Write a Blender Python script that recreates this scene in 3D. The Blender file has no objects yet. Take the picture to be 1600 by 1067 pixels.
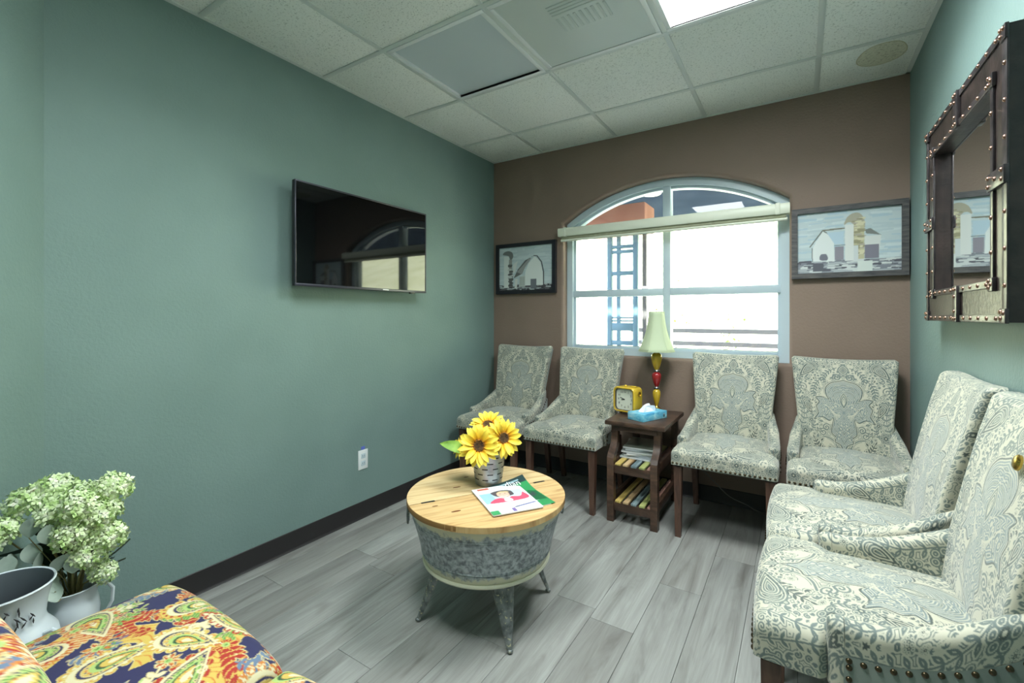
import bpy, bmesh, math, random
import numpy as np
from mathutils import Vector, Matrix
random.seed(7)
rng = np.random.default_rng(11)
PI = math.pi
S = bpy.context.scene
COL = S.collection
def srgb(r, g, b):
    return tuple(((c/255)/12.92 if c/255 <= .04045 else ((c/255+.055)/1.055)**2.4) for c in (r, g, b))

# ------------------------------------------------------------------ camera, sky, sun, exposure
W, H = 2.734, 2.533                       # room width and ceiling height
CAMP = (2.229, -3.218, 1.2225)
cam_d = bpy.data.cameras.new('camera'); cam = bpy.data.objects.new('camera', cam_d); COL.objects.link(cam)
cam.location = CAMP; cam.rotation_euler = (PI/2, 0, math.radians(32.42))
cam_d.sensor_width = 36; cam_d.lens = 36*707/1600; cam_d.shift_y = -40.7/1600; cam_d.clip_start = .02
S.camera = cam
S.view_settings.view_transform = 'Standard'; S.view_settings.look = 'None'
S.view_settings.gamma = 1; S.view_settings.use_curve_mapping = False
S.view_settings.exposure = 1.62
S.cycles.use_denoising = True
S.cycles.max_bounces = 10; S.cycles.diffuse_bounces = 5; S.cycles.sample_clamp_indirect = 8
wd = bpy.data.worlds.new('sky'); S.world = wd; wd.use_nodes = True
_n = wd.node_tree.nodes; _bg = _n['Background']
_sky = _n.new('ShaderNodeTexSky'); _sky.sky_type = 'NISHITA'; _sky.sun_disc = False
_sky.sun_elevation = math.radians(48); _sky.sun_rotation = math.radians(160); _sky.dust_density = 3
wd.node_tree.links.new(_sky.outputs[0], _bg.inputs[0]); _bg.inputs[1].default_value = .9
sun_d = bpy.data.lights.new('sun', 'SUN'); sun_d.energy = 9; sun_d.angle = .02; sun_d.color = (1, .96, .88)
sun = bpy.data.objects.new('sun', sun_d); COL.objects.link(sun); sun.location = (3, -6, 9)
sun.rotation_euler = (math.radians(44), 0, math.radians(12))      # from behind the building, onto the hillside
LIGHT_LIT = 5.5                                                    # lit ceiling panels

# ------------------------------------------------------------------ material helpers
def newmat(name, col=(.5,.5,.5), rough=.6, metal=0, spec=.5, **kw):
    m = bpy.data.materials.new(name); m.use_nodes = True
    b = m.node_tree.nodes['Principled BSDF']
    b.inputs['Base Color'].default_value = (*col, 1); b.inputs['Roughness'].default_value = rough
    b.inputs['Metallic'].default_value = metal; b.inputs['Specular IOR Level'].default_value = spec
    for k, v in kw.items(): b.inputs[k].default_value = v
    return m
class NT:
    def __init__(s, m): s.t = m.node_tree; s.n = s.t.nodes; s.b = s.n.get('Principled BSDF')
    def new(s, ty, **kw):
        o = s.n.new(ty)
        for k, v in kw.items(): setattr(o, k, v)
        return o
    def link(s, a, b): s.t.links.new(a, b)
    def coord(s, kind='Object', scale=(1,1,1), rnd=False):
        tc = s.new('ShaderNodeTexCoord'); mp = s.new('ShaderNodeMapping'); mp.inputs['Scale'].default_value = scale
        s.link(tc.outputs[kind], mp.inputs['Vector'])
        if rnd:
            oi = s.new('ShaderNodeObjectInfo'); mu = s.new('ShaderNodeMath', operation='MULTIPLY'); mu.inputs[1].default_value = 37.0
            s.link(oi.outputs['Random'], mu.inputs[0]); s.link(mu.outputs[0], mp.inputs['Location'])
        return mp.outputs[0]
    def noise(s, vec, scale, detail=3, rough=.5, dist=0):
        o = s.new('ShaderNodeTexNoise'); o.inputs['Scale'].default_value = scale; o.inputs['Detail'].default_value = detail
        o.inputs['Roughness'].default_value = rough; o.inputs['Distortion'].default_value = dist
        if vec is not None: s.link(vec, o.inputs['Vector'])
        return o.outputs['Fac']
    def ramp(s, fac, stops, interp='LINEAR'):
        o = s.new('ShaderNodeValToRGB'); o.color_ramp.interpolation = interp
        e = o.color_ramp.elements
        while len(e) < len(stops): e.new(.5)
        for i, (p, c) in enumerate(stops): e[i].position = p; e[i].color = (*c, 1) if len(c) == 3 else c
        s.link(fac, o.inputs[0]); return o.outputs[0]
    def mix(s, fac, a, b, blend='MIX'):
        o = s.new('ShaderNodeMix', data_type='RGBA', blend_type=blend)
        if isinstance(fac, (int, float)): o.inputs[0].default_value = fac
        else: s.link(fac, o.inputs[0])
        for i, v in ((6, a), (7, b)):
            if isinstance(v, tuple): o.inputs[i].default_value = (*v, 1)
            else: s.link(v, o.inputs[i])
        return o.outputs[2]
    def base(s, c): s.link(c, s.b.inputs['Base Color'])
    def bump(s, h, strength=.3, dist=.002):
        o = s.new('ShaderNodeBump'); o.inputs['Strength'].default_value = strength; o.inputs['Distance'].default_value = dist
        s.link(h, o.inputs['Height']); s.link(o.outputs[0], s.b.inputs['Normal'])
def noisy(name, c1, c2, scale=8, rough=.6, bump=0, bscale=60, bdist=.002, metal=0, stretch=(1,1,1), lo=.35, hi=.65, rnd=False, detail=4, **kw):
    m = newmat(name, c1, rough, metal, **kw); t = NT(m); v = t.coord('Object', stretch, rnd)
    t.base(t.ramp(t.noise(v, scale, detail), [(lo, c1), (hi, c2)]))
    if bump: t.bump(t.noise(v, bscale, 2), bump, bdist)
    return m
def vcol_mat(name, rough=.8, bump=0, bscale=900, sheen=0, spec=.3, coat=0):
    m = newmat(name, (.5,.5,.5), rough, 0, spec); t = NT(m)
    a = t.new('ShaderNodeVertexColor', layer_name='Col'); t.base(a.outputs[0])
    if sheen: m.node_tree.nodes['Principled BSDF'].inputs['Sheen Weight'].default_value = sheen
    if coat: m.node_tree.nodes['Principled BSDF'].inputs['Coat Weight'].default_value = coat
    if bump: t.bump(t.noise(t.coord('Object'), bscale, 2), bump, .001)
    return m
M = {}
def wallmat(name, c1, c2):
    m = newmat(name, c1, .62, 0, .35); t = NT(m); v = t.coord('Object')
    t.base(t.ramp(t.noise(v, 3, 3), [(.3, c1), (.7, c2)]))
    a = t.noise(v, 75, 3, .55, .3)
    t.bump(a, .45, .004); return m
M['green'] = wallmat('sage_wall_paint', srgb(115,138,134), srgb(121,144,140))
M['brown'] = wallmat('brown_wall_paint', srgb(132,114,101), srgb(138,119,106))
M['base'] = newmat('black_vinyl_base', srgb(38,36,37), .45)
def tilemat():
    m = newmat('ceiling_tile', srgb(205,208,198), .9, 0, .1); t = NT(m); v = t.coord('Object', (1,1,1), True)
    a = t.noise(v, 130, 3, .6, .6)
    t.base(t.mix(t.ramp(a, [(.34, (0,0,0)), (.44, (1,1,1))]), srgb(186,192,186), srgb(230,234,229)))
    t.bump(a, .35, .003); return m
M['tile'] = tilemat()
def stainmat():
    m = newmat('ceiling_water_stain', srgb(186,186,160), .9, 0, .1); t = NT(m); v = t.coord('Object')
    a = t.noise(v, 95, 3, .6, .6)
    t.base(t.mix(t.ramp(a, [(.36, (0,0,0)), (.47, (1,1,1))]), srgb(168,168,150), srgb(206,206,186))); return m
M['stain'] = stainmat()
M['stainrim'] = newmat('stain_rim', srgb(190,187,160), .9, 0, .1)
M['tbar'] = newmat('grid_white', srgb(205,212,208), .4)
M['white'] = newmat('white_enamel_metal', srgb(226,230,230), .35)
M['vinyl'] = newmat('white_window_vinyl', srgb(188,204,212), .35)
M['blind'] = newmat('cream_blind', srgb(222,226,208), .4)
M['blind2'] = noisy('olive_shade_fabric', srgb(150,152,126), srgb(165,167,140), 30, .7)
def planks():
    m = newmat('grey_oak_vinyl', srgb(140,142,138), .36, 0, .45); t = NT(m)
    v = t.coord('Object', (9, .9, 1), True); f = t.coord('Object', (90, 2.2, 1), True)
    big = t.noise(v, 1.6, 4, .6, 1.2); fine = t.noise(f, 1.5, 3, .6, .6)
    c = t.ramp(big, [(.25, srgb(106,104,100)), (.45, srgb(144,145,141)), (.7, srgb(162,164,160))])
    c = t.mix(t.ramp(fine, [(.4, (.25,.25,.25)), (.58, (0,0,0))]), c, srgb(118,116,112))
    kv = t.coord('Object', (5.5, 1.6, 1), True); k = t.noise(kv, 1.3, 2, .5, .8)
    c = t.mix(t.ramp(k, [(.66, (0,0,0)), (.78, (.75,.75,.75))]), c, srgb(92,86,82))
    oi = t.new('ShaderNodeObjectInfo')
    c = t.mix(t.ramp(oi.outputs['Random'], [(0, (.28,.28,.28)), (.5, (0,0,0))]), c, srgb(118,114,110))
    t.base(c); t.bump(fine, .12, .001)
    return m
M['plank'] = planks()
M['subfloor'] = newmat('subfloor', srgb(60,58,56), .9)
def wood(name, c1, c2, c3, rough=.45, sc=(30,3,3), coat=0):
    m = newmat(name, c1, rough); t = NT(m); v = t.coord('Object', sc, True)
    a = t.noise(v, 1.4, 4, .6, 1.0)
    t.base(t.ramp(a, [(.3, c1), (.5, c2), (.72, c3)])); t.bump(a, .12, .001)
    if coat: m.node_tree.nodes['Principled BSDF'].inputs['Coat Weight'].default_value = coat
    return m
M['pine'] = wood('knotty_pine', srgb(170,130,84), srgb(202,168,116), srgb(214,184,134), .5, (2.2,26,2))
M['pine2'] = wood('pale_pine', srgb(186,152,104), srgb(212,184,136), srgb(220,198,152), .5, (2.2,26,2))
M['knot'] = newmat('knot', srgb(112,66,30), .6)
M['pineedge'] = newmat('pine_edge', srgb(140,104,58), .6)
M['darkwood'] = wood('espresso_wood', srgb(48,35,28), srgb(72,53,42), srgb(94,70,55), .36, (6,6,18))
M['legwood'] = wood('walnut_leg', srgb(62,42,34), srgb(88,62,50), srgb(104,76,60), .4, (22,22,3))
M['black'] = newmat('black_plastic', srgb(22,23,26), .35)
M['screen'] = newmat('tv_screen', srgb(7,8,9), .04, 0, .5)
M['bezel'] = newmat('tv_bezel', srgb(60,60,70), .3, .4)
M['grey'] = newmat('grey_metal', srgb(130,134,134), .4, .6)
M['silver'] = newmat('silver', srgb(205,208,208), .22, 1)
M['brass'] = newmat('brass', srgb(190,160,80), .25, 1)
M['nail'] = newmat('antique_nail', srgb(96,84,66), .28, 1)
M['rivet'] = newmat('copper_rivet', srgb(142,112,98), .34, 1)
M['velvet'] = noisy('grey_green_velvet', srgb(120,130,122), srgb(138,147,138), 9, .85, .15, 700, **{'Sheen Weight': .5})
M['fabric'] = vcol_mat('damask_fabric', .62, .25, 900, .35, .35)
M['paisley'] = vcol_mat('paisley_fabric', .7, .2, 900, .1)
M['print'] = vcol_mat('print_gloss', .4)
M['canvas'] = vcol_mat('painted_canvas', .7, .2, 250)
M['blackframe'] = newmat('black_frame', srgb(34,34,40), .35)
M['greyframe'] = noisy('grey_washed_frame', srgb(58,58,62), srgb(92,90,88), 14, .55, .3, 80, stretch=(1,6,6))
M['cord'] = newmat('grey_cord', srgb(120,118,112), .5)
M['mirror'] = newmat('mirror_glass', (.86,.88,.87), .015, 1)
M['mframe'] = noisy('dark_hammered_wood', srgb(30,24,24), srgb(52,42,40), 18, .34, .35, 60, .003)
M['strap'] = noisy('black_iron_strap', srgb(44,40,42), srgb(70,64,66), 22, .3, .2, 90, .002, metal=.35)
def glassmat():
    m = bpy.data.materials.new('window_glass'); m.use_nodes = True; t = NT(m); n = t.n; n.remove(t.b)
    out = n['Material Output']; tr = t.new('ShaderNodeBsdfTransparent'); tr.inputs[0].default_value = (.93,.97,.97,1)
    gl = t.new('ShaderNodeBsdfGlossy'); gl.inputs['Roughness'].default_value = .005
    fr = t.new('ShaderNodeFresnel'); fr.inputs['IOR'].default_value = 1.55
    mu = t.new('ShaderNodeMath', operation='MULTIPLY'); mu.inputs[1].default_value = 1.35; mu.use_clamp = True
    mx = t.new('ShaderNodeMixShader')
    t.link(fr.outputs[0], mu.inputs[0]); t.link(mu.outputs[0], mx.inputs[0]); t.link(tr.outputs[0], mx.inputs[1]); t.link(gl.outputs[0], mx.inputs[2])
    t.link(mx.outputs[0], out.inputs[0]); return m
M['glass'] = glassmat()
def emit(name, col, st):
    m = newmat(name, (.9,.9,.9), .5); b = m.node_tree.nodes['Principled BSDF']
    b.inputs['Emission Color'].default_value = (*col, 1); b.inputs['Emission Strength'].default_value = st; return m
M['lit'] = emit('lit_diffuser', (.93, 1, 1.0), LIGHT_LIT)
M['unlit'] = newmat('unlit_diffuser', srgb(196,206,210), .3, 0, .5)
M['ventlens'] = newmat('vent_panel', srgb(196,204,200), .32, 0, .5)
M['louver'] = newmat('vent_louver', srgb(190,199,195), .4)

# ------------------------------------------------------------------ mesh helpers
class MB:
    def __init__(s): s.v = []; s.f = []
    def add(s, vs, fs):
        o = len(s.v); s.v += [tuple(v) for v in vs]; s.f += [tuple(i+o for i in f) for f in fs]; return s
    def box(s, x0, x1, y0, y1, z0, z1, bev=0, mat=None):
        if bev:
            bm = bmesh.new(); bmesh.ops.create_cube(bm, size=1)
            for v in bm.verts: v.co = Vector(((x0+x1)/2+v.co.x*(x1-x0), (y0+y1)/2+v.co.y*(y1-y0), (z0+z1)/2+v.co.z*(z1-z0)))
            bmesh.ops.bevel(bm, geom=list(bm.edges), offset=bev, segments=2, affect='EDGES', profile=.5)
            bm.verts.ensure_lookup_table(); bm.verts.index_update()
            vs = [v.co.copy() for v in bm.verts]; fs = [[v.index for v in f.verts] for f in bm.faces]; bm.free()
        else:
            vs = [Vector(p) for p in ((x0,y0,z0),(x1,y0,z0),(x1,y1,z0),(x0,y1,z0),(x0,y0,z1),(x1,y0,z1),(x1,y1,z1),(x0,y1,z1))]
            fs = [(0,3,2,1),(4,5,6,7),(0,1,5,4),(1,2,6,5),(2,3,7,6),(3,0,4,7)]
        if mat is not None: vs = [mat @ Vector(v) for v in vs]
        return s.add(vs, fs)
    def lathe(s, prof, n=32, c=(0,0,0), cap=True, a0=0, a1=2*PI, mat=None):
        closed = abs(a1-a0-2*PI) < 1e-6; k = n if closed else n+1; vs = []; fs = []
        for r, z in prof:
            for i in range(k):
                a = a0+(a1-a0)*i/n; vs.append(Vector((c[0]+r*math.cos(a), c[1]+r*math.sin(a), c[2]+z)))
        for j in range(len(prof)-1):
            for i in range(n):
                i2 = (i+1) % k; fs.append((j*k+i, j*k+i2, (j+1)*k+i2, (j+1)*k+i))
        if cap and closed:
            fs.append(tuple(range(k))[::-1]); fs.append(tuple(range((len(prof)-1)*k, len(prof)*k)))
        if mat is not None: vs = [mat @ v for v in vs]
        return s.add(vs, fs)
    def tube(s, pts, r, n=8, cap=True):
        pts = [Vector(p) for p in pts]; rs = r if isinstance(r, (list, tuple)) else [r]*len(pts); vs = []; fs = []; up = None
        for i, p in enumerate(pts):
            d = (pts[min(i+1, len(pts)-1)]-pts[max(i-1, 0)]).normalized()
            if up is None: up = d.orthogonal().normalized()
            up = (up-d*up.dot(d)).normalized(); sd = d.cross(up)
            for k in range(n):
                a = 2*PI*k/n; vs.append(p+(up*math.cos(a)+sd*math.sin(a))*rs[i])
        for i in range(len(pts)-1):
            for k in range(n): fs.append((i*n+k, i*n+(k+1)%n, (i+1)*n+(k+1)%n, (i+1)*n+k))
        if cap: fs.append(tuple(range(n))[::-1]); fs.append(tuple(range((len(pts)-1)*n, len(pts)*n)))
        return s.add(vs, fs)
    def prism(s, poly, h0, h1, axis='z'):
        n = len(poly); f = {'z': lambda a, b, h: (a,b,h), 'x': lambda a, b, h: (h,a,b), 'y': lambda a, b, h: (a,h,b)}[axis]
        vs = [f(a, b, h0) for a, b in poly]+[f(a, b, h1) for a, b in poly]
        fs = [tuple(range(n))[::-1], tuple(range(n, 2*n))]+[(i, (i+1)%n, n+(i+1)%n, n+i) for i in range(n)]
        return s.add(vs, fs)
    def ball(s, c, r, n=10, m=6, sq=(1,1,1)):
        prof = [(math.sin(PI*j/m), -math.cos(PI*j/m)) for j in range(m+1)]; vs = []; fs = []
        for a, z in prof:
            for i in range(n): t = 2*PI*i/n; vs.append((c[0]+r*sq[0]*a*math.cos(t), c[1]+r*sq[1]*a*math.sin(t), c[2]+r*sq[2]*z))
        for j in range(m):
            for i in range(n): fs.append((j*n+i, j*n+(i+1)%n, (j+1)*n+(i+1)%n, (j+1)*n+i))
        return s.add(vs, fs)
    def mesh(s, name, mat, smooth=40):
        me = bpy.data.meshes.new(name); me.from_pydata(s.v, [], s.f); me.validate()
        bm = bmesh.new(); bm.from_mesh(me); bmesh.ops.remove_doubles(bm, verts=bm.verts, dist=1e-6)
        bmesh.ops.recalc_face_normals(bm, faces=bm.faces); bm.to_mesh(me); bm.free()
        if smooth:
            me.polygons.foreach_set('use_smooth', [True]*len(me.polygons)); me.set_sharp_from_angle(angle=math.radians(smooth))
        if mat is not None: me.materials.append(M[mat] if isinstance(mat, str) else mat)
        return me
    def build(s, name, mat, parent=None, smooth=40): return obj(name, s.mesh(name, mat, smooth), parent)
def obj(name, me, parent=None, loc=None, rot=None):
    o = bpy.data.objects.new(name, me); COL.objects.link(o)
    if parent is not None: o.parent = parent
    if loc is not None: o.location = loc
    if rot is not None: o.rotation_euler = rot
    return o
def tag(o, label=None, cat=None, group=None, kind=None):
    if label: o['label'] = label
    if cat: o['category'] = cat
    if group: o['group'] = group
    if kind: o['kind'] = kind
    return o
def thing(name, label, cat, loc=(0,0,0), rz=0, group=None):
    o = bpy.data.objects.new(name, None); COL.objects.link(o); o.location = loc; o.rotation_euler = (0,0,rz); o.empty_display_size = .05
    return tag(o, label, cat, group)
def copy_tree(o, parent=None):
    c = o.copy(); COL.objects.link(c); c.parent = parent
    for ch in list(o.children): copy_tree(ch, c)
    return c
def gridmesh(name, P, mat, colors=None, smooth=True, flip=False):
    """P: (nu,nv,3) array of points -> one quad grid, with optional colours per point"""
    nu, nv = P.shape[:2]; idx = np.arange(nu*nv).reshape(nu, nv)
    q = np.stack([idx[:-1,:-1], idx[1:,:-1], idx[1:,1:], idx[:-1,1:]], -1).reshape(-1, 4)
    if flip: q = q[:, ::-1]
    me = bpy.data.meshes.new(name); me.vertices.add(nu*nv); me.vertices.foreach_set('co', P.reshape(-1).astype(np.float32))
    me.loops.add(q.size); me.loops.foreach_set('vertex_index', q.reshape(-1).astype(np.int32))
    me.polygons.add(len(q)); me.polygons.foreach_set('loop_start', (np.arange(len(q))*4).astype(np.int32))
    try: me.polygons.foreach_set('loop_total', np.full(len(q), 4, np.int32))
    except Exception: pass
    me.update(calc_edges=True)
    if smooth: me.polygons.foreach_set('use_smooth', np.ones(len(q), bool))
    if colors is not None:
        a = me.color_attributes.new('Col', 'FLOAT_COLOR', 'POINT')
        c4 = np.ones((nu*nv, 4), np.float32); c4[:, :3] = colors.reshape(-1, 3); a.data.foreach_set('color', c4.reshape(-1))
    me.materials.append(M[mat]); me.validate(); return me

# ------------------------------------------------------------------ flat print: shapes drawn into colours per mesh point
def cr(pts, n=10, closed=False):
    """Catmull-Rom through points"""
    p = [np.array(q, float) for q in pts]; out = []
    m = len(p) if closed else len(p)-1
    for i in range(m):
        if closed: a, b, c, d = p[i-1], p[i], p[(i+1)%len(p)], p[(i+2)%len(p)]
        else: a, b, c, d = p[max(i-1,0)], p[i], p[i+1], p[min(i+2,len(p)-1)]
        for k in range(n):
            t = k/n; out.append(.5*((2*b)+(c-a)*t+(2*a-5*b+4*c-d)*t*t+(-a+3*b-3*c+d)*t**3))
    if not closed: out.append(p[-1])
    return np.array(out)
class Cv:
    def __init__(s, x0, x1, y0, y1, res, bg, wrap=False):
        s.x0, s.y0, s.res, s.wrap = x0, y0, res, wrap
        s.nx = int(round((x1-x0)/res)); s.ny = int(round((y1-y0)/res)); s.a = np.zeros((s.ny, s.nx, 3)); s.a[:] = bg
    def _box(s, p, pad=0):
        lo = p.min(0)-pad; hi = p.max(0)+pad
        return (int(math.floor((lo[0]-s.x0)/s.res)), int(math.ceil((hi[0]-s.x0)/s.res))+1, int(math.floor((lo[1]-s.y0)/s.res)), int(math.ceil((hi[1]-s.y0)/s.res))+1)
    def _put(s, i0, j0, mask, col):
        jj, ii = np.nonzero(mask); jj = jj+j0; ii = ii+i0
        if s.wrap: jj %= s.ny; ii %= s.nx
        else:
            k = (jj >= 0) & (jj < s.ny) & (ii >= 0) & (ii < s.nx); jj = jj[k]; ii = ii[k]
        s.a[jj, ii] = col
    def fill(s, pts, col):
        p = np.asarray(pts, float); i0, i1, j0, j1 = s._box(p)
        X, Y = np.meshgrid(s.x0+(np.arange(i0, i1)+.5)*s.res, s.y0+(np.arange(j0, j1)+.5)*s.res)
        m = np.zeros(X.shape, bool); q = np.roll(p, -1, 0)
        for (xa, ya), (xb, yb) in zip(p, q):
            if ya == yb: continue
            m ^= ((ya > Y) != (yb > Y)) & (X < (xb-xa)*(Y-ya)/(yb-ya)+xa)
        s._put(i0, j0, m, col)
    def stroke(s, pts, w, col, closed=False):
        p = np.asarray(pts, float)
        if closed: p = np.vstack([p, p[:1]])
        h = w/2
        for a, b in zip(p[:-1], p[1:]):
            i0, i1, j0, j1 = s._box(np.array([a, b]), h)
            X, Y = np.meshgrid(s.x0+(np.arange(i0, i1)+.5)*s.res, s.y0+(np.arange(j0, j1)+.5)*s.res)
            d = b-a; L = max(d@d, 1e-12); t = np.clip(((X-a[0])*d[0]+(Y-a[1])*d[1])/L, 0, 1)
            s._put(i0, j0, (X-a[0]-t*d[0])**2+(Y-a[1]-t*d[1])**2 <= h*h, col)
    def ell(s, c, rx, ry, col, ang=0, n=28):
        t = np.linspace(0, 2*PI, n, endpoint=False); x = rx*np.cos(t); y = ry*np.sin(t)
        s.fill(np.stack([c[0]+x*math.cos(ang)-y*math.sin(ang), c[1]+x*math.sin(ang)+y*math.cos(ang)], 1), col)
    def rect(s, x0, x1, y0, y1, col): s.fill([(x0,y0),(x1,y0),(x1,y1),(x0,y1)], col)
    def sample(s, X, Y):
        fx = (X-s.x0)/s.res-.5; fy = (Y-s.y0)/s.res-.5; i = np.floor(fx).astype(int); j = np.floor(fy).astype(int)
        u = (fx-i)[..., None]; v = (fy-j)[..., None]
        w = (lambda k, n: k % n) if s.wrap else (lambda k, n: np.clip(k, 0, n-1))
        a = s.a; g = lambda jj, ii: a[w(jj, s.ny), w(ii, s.nx)]
        return g(j,i)*(1-u)*(1-v)+g(j,i+1)*u*(1-v)+g(j+1,i)*(1-u)*v+g(j+1,i+1)*u*v
def spiral(c, r, turns=1.6, a0=0, sgn=1, n=36):
    t = np.linspace(0, 1, n); a = a0+sgn*turns*2*PI*t; rr = r*(1-.88*t)
    return np.stack([c[0]+rr*np.cos(a), c[1]+rr*np.sin(a)], 1)
def teardrop(c, L, w, ang, bend=.35, n=40):
    t = np.linspace(0, 2*PI, n, endpoint=False); x = L*(1-np.cos(t))/2; y = w*np.sin(t)*np.sin(t/2)**1.2
    y = y+bend*L*(1-x/L)**2*.6
    x = x-L*.6
    return np.stack([c[0]+x*math.cos(ang)-y*math.sin(ang), c[1]+x*math.sin(ang)+y*math.cos(ang)], 1)
def shrink(p, k, c=None):
    c = p.mean(0) if c is None else np.array(c); return c+(p-c)*k

# ================================================================== THE SETTING
T = .6096; GX, GY = .4836, -1.0574        # ceiling grid: one tile, and one crossing of its lines
YN = -3.50; DX, DY = .85, -2.76           # near wall, and the slanting corner wall from (0,DY) to (DX,DYE)
DYE = DY-.664
# floor
fl = MB().box(-.2, W+.2, YN-.2, .2, -.06, -.006).build('floor', 'subfloor'); tag(fl, 'grey wood-look plank floor of the waiting room', None, None, 'structure')
PW, PL = .178, 1.22
_pc = {}
x = -.09; row = 0
while x < W:
    y = .0-((row*.47+.21*(row % 3)) % 1.0)*PL+PL*.0
    segs = []; top = 0.0; cut = y
    while top > YN-.0:
        lo = max(cut, YN); segs.append((lo, top)); top = lo; cut -= PL
    x0, x1 = max(x, 0), min(x+PW, W)
    for lo, hi in segs:
        if hi-lo < .03: continue
        k = (round(x1-x0, 4), round(hi-lo, 4))
        if k not in _pc: _pc[k] = MB().box(.0006, k[0]-.0006, .0006, k[1]-.0006, -.006, 0, .0012).mesh('plank', 'plank')
        obj('plank', _pc[k], fl, (x0, lo, 0))
    x += PW; row += 1
# walls
def wallbox(name, label, mat, *b):
    return tag(MB().box(*b).build(name, mat), label, None, None, 'structure')
wallbox('wall_left', 'long sage green wall with the television', 'green', -.15, 0, DY-.0, .2, -.06, H+.15)
wallbox('wall_right', 'sage green wall with the riveted mirror', 'green', W, W+.15, YN-.15, .2, -.06, H+.15)
wallbox('wall_near', 'sage green wall behind the paisley chairs', 'green', DX, W+.15, YN-.15, YN, -.06, H+.15)
tag(MB().prism([(0,DY),(DX,DYE),(DX,YN),(DX,YN-.15),(-.15,YN-.15),(-.15,DY)], -.06, H+.15).build('wall_corner', 'green', smooth=0), 'diagonal sage green wall behind the hydrangeas', None, None, 'structure')
# back wall with arched opening (rounded plaster edge)
OX0, OX1, OZ0, OSP, OTOP = .66, 2.178, .925, 1.945, 2.188
OC = (OX0+OX1)/2; OHW = (OX1-OX0)/2; ORI = OTOP-OSP; OR = (OHW**2+ORI**2)/(2*ORI); OCZ = OTOP-OR
def opening(inset, n=40):
    """outline of the opening, moved inwards by inset (negative = outwards)"""
    r = OR-inset; hw = OHW-inset; zb = OZ0+inset; a = math.acos(hw/r); pts = [(OC-hw, zb), (OC+hw, zb)]
    for i in range(n+1):
        t = a+(PI-2*a)*i/n; pts.append((OC+r*math.cos(t), OCZ+r*math.sin(t)))
    return pts
bm = bmesh.new(); rings = []
rb = .022
prof = [(-rb*(1-math.sin(k*PI/10)), rb*(1-math.cos(k*PI/10))) for k in range(6)]+[(0, .2)]
for ins, dep in prof: rings.append([bm.verts.new((px, dep, pz)) for px, pz in opening(ins)])
for a, b in zip(rings[:-1], rings[1:]):
    n = len(a)
    for i in range(n): bm.faces.new((a[i], a[(i+1)%n], b[(i+1)%n], b[i])).smooth = True
rect = [bm.verts.new(p) for p in ((-.15,0,-.06),(W+.15,0,-.06),(W+.15,0,H+.15),(-.15,0,H+.15))]
ed = [bm.edges.new((rect[i], rect[(i+1)%4])) for i in range(4)]
ed += [bm.edges.get((rings[0][i], rings[0][(i+1)%len(rings[0])])) for i in range(len(rings[0]))]
bmesh.ops.triangle_fill(bm, edges=ed, use_beauty=True, use_dissolve=False)
rect2 = [bm.verts.new((v.co.x, .2, v.co.z)) for v in rect]
for i in range(4): bm.faces.new((rect[i], rect[(i+1)%4], rect2[(i+1)%4], rect2[i]))
ed = [bm.edges.get((rect2[i], rect2[(i+1)%4])) for i in range(4)]+[bm.edges.get((rings[-1][i], rings[-1][(i+1)%len(rings[-1])])) for i in range(len(rings[-1]))]
bmesh.ops.triangle_fill(bm, edges=ed, use_beauty=True)
bmesh.ops.recalc_face_normals(bm, faces=bm.faces)
me = bpy.data.meshes.new('wall_back'); bm.to_mesh(me); bm.free(); me.materials.append(M['brown'])
tag(obj('wall_back', me), 'brown accent wall with the arched window', None, None, 'structure')
# baseboards (black vinyl cove)
def baseb(name, p, q, nrm):
    p, q = Vector(p), Vector(q); d = (q-p); L = d.length; d /= L; n = Vector(nrm)
    prf = [(0,0),(.012,0),(.008,.006),(.004,.014),(.004,.098),(.002,.1),(0,.1)]
    m = MB(); vs = []; k = len(prf)
    for s_ in (0, L):
        for a, z in prf: v = p+d*s_+n*a; vs.append((v.x, v.y, z+.0005))
    m.add(vs, [tuple(range(k))[::-1], tuple(range(k, 2*k))]+[(i, (i+1)%k, k+(i+1)%k, k+i) for i in range(k)])
    tag(m.build(name, 'base'), None, None, None, 'structure')
baseb('baseboard_left', (0,0,0), (0,DY,0), (1,0,0)); baseb('baseboard_back', (0,0,0), (W,0,0), (0,-1,0))
baseb('baseboard_right', (W,0,0), (W,YN,0), (-1,0,0)); baseb('baseboard_corner', (0,DY,0), (DX,DYE,0), (.616,.788,0))
baseb('baseboard_near', (DX,YN,0), (W,YN,0), (0,1,0))
# ceiling: slab, tiles, grid bars
ce = MB().box(-.15, W+.15, YN-.15, .2, H+.06, H+.15).build('ceiling', 'tbar'); tag(ce, 'suspended ceiling of speckled white tiles', None, None, 'structure')
gxs = [GX+T*k for k in range(-1, 5)]; gys = [GY+T*k for k in range(2, -6, -1)]
XS = [0]+[g for g in gxs if .03 < g < W-.03]+[W]; YS = [0]+[g for g in gys if YN+.03 < g < -.03]+[YN]
fixture = {(1, 2): 'unlit', (2, 2): 'vent', (3, 2): 'lit', (2, 4): 'lit'}
_tc = {}
for i in range(len(XS)-1):
    for j in range(len(YS)-1):
        if (i, j) in fixture: continue
        w_, d_ = XS[i+1]-XS[i], YS[j]-YS[j+1]; k = (round(w_,3), round(d_,3))
        if k not in _tc: _tc[k] = MB().box(.008, k[0]-.008, .008, k[1]-.008, .004, .018, .002).mesh('ceiling_tile', 'tile')
        obj('ceiling_tile', _tc[k], ce, (XS[i], YS[j+1], H))
for g in XS[1:-1]: MB().box(g-.012, g+.012, YN, 0, H-.0, H+.006, .0008).build('grid_bar', 'tbar', ce)
for g in YS[1:-1]: MB().box(0, W, g-.012, g+.012, H-.0008, H+.0055, .0008).build('grid_bar', 'tbar', ce)
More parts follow.
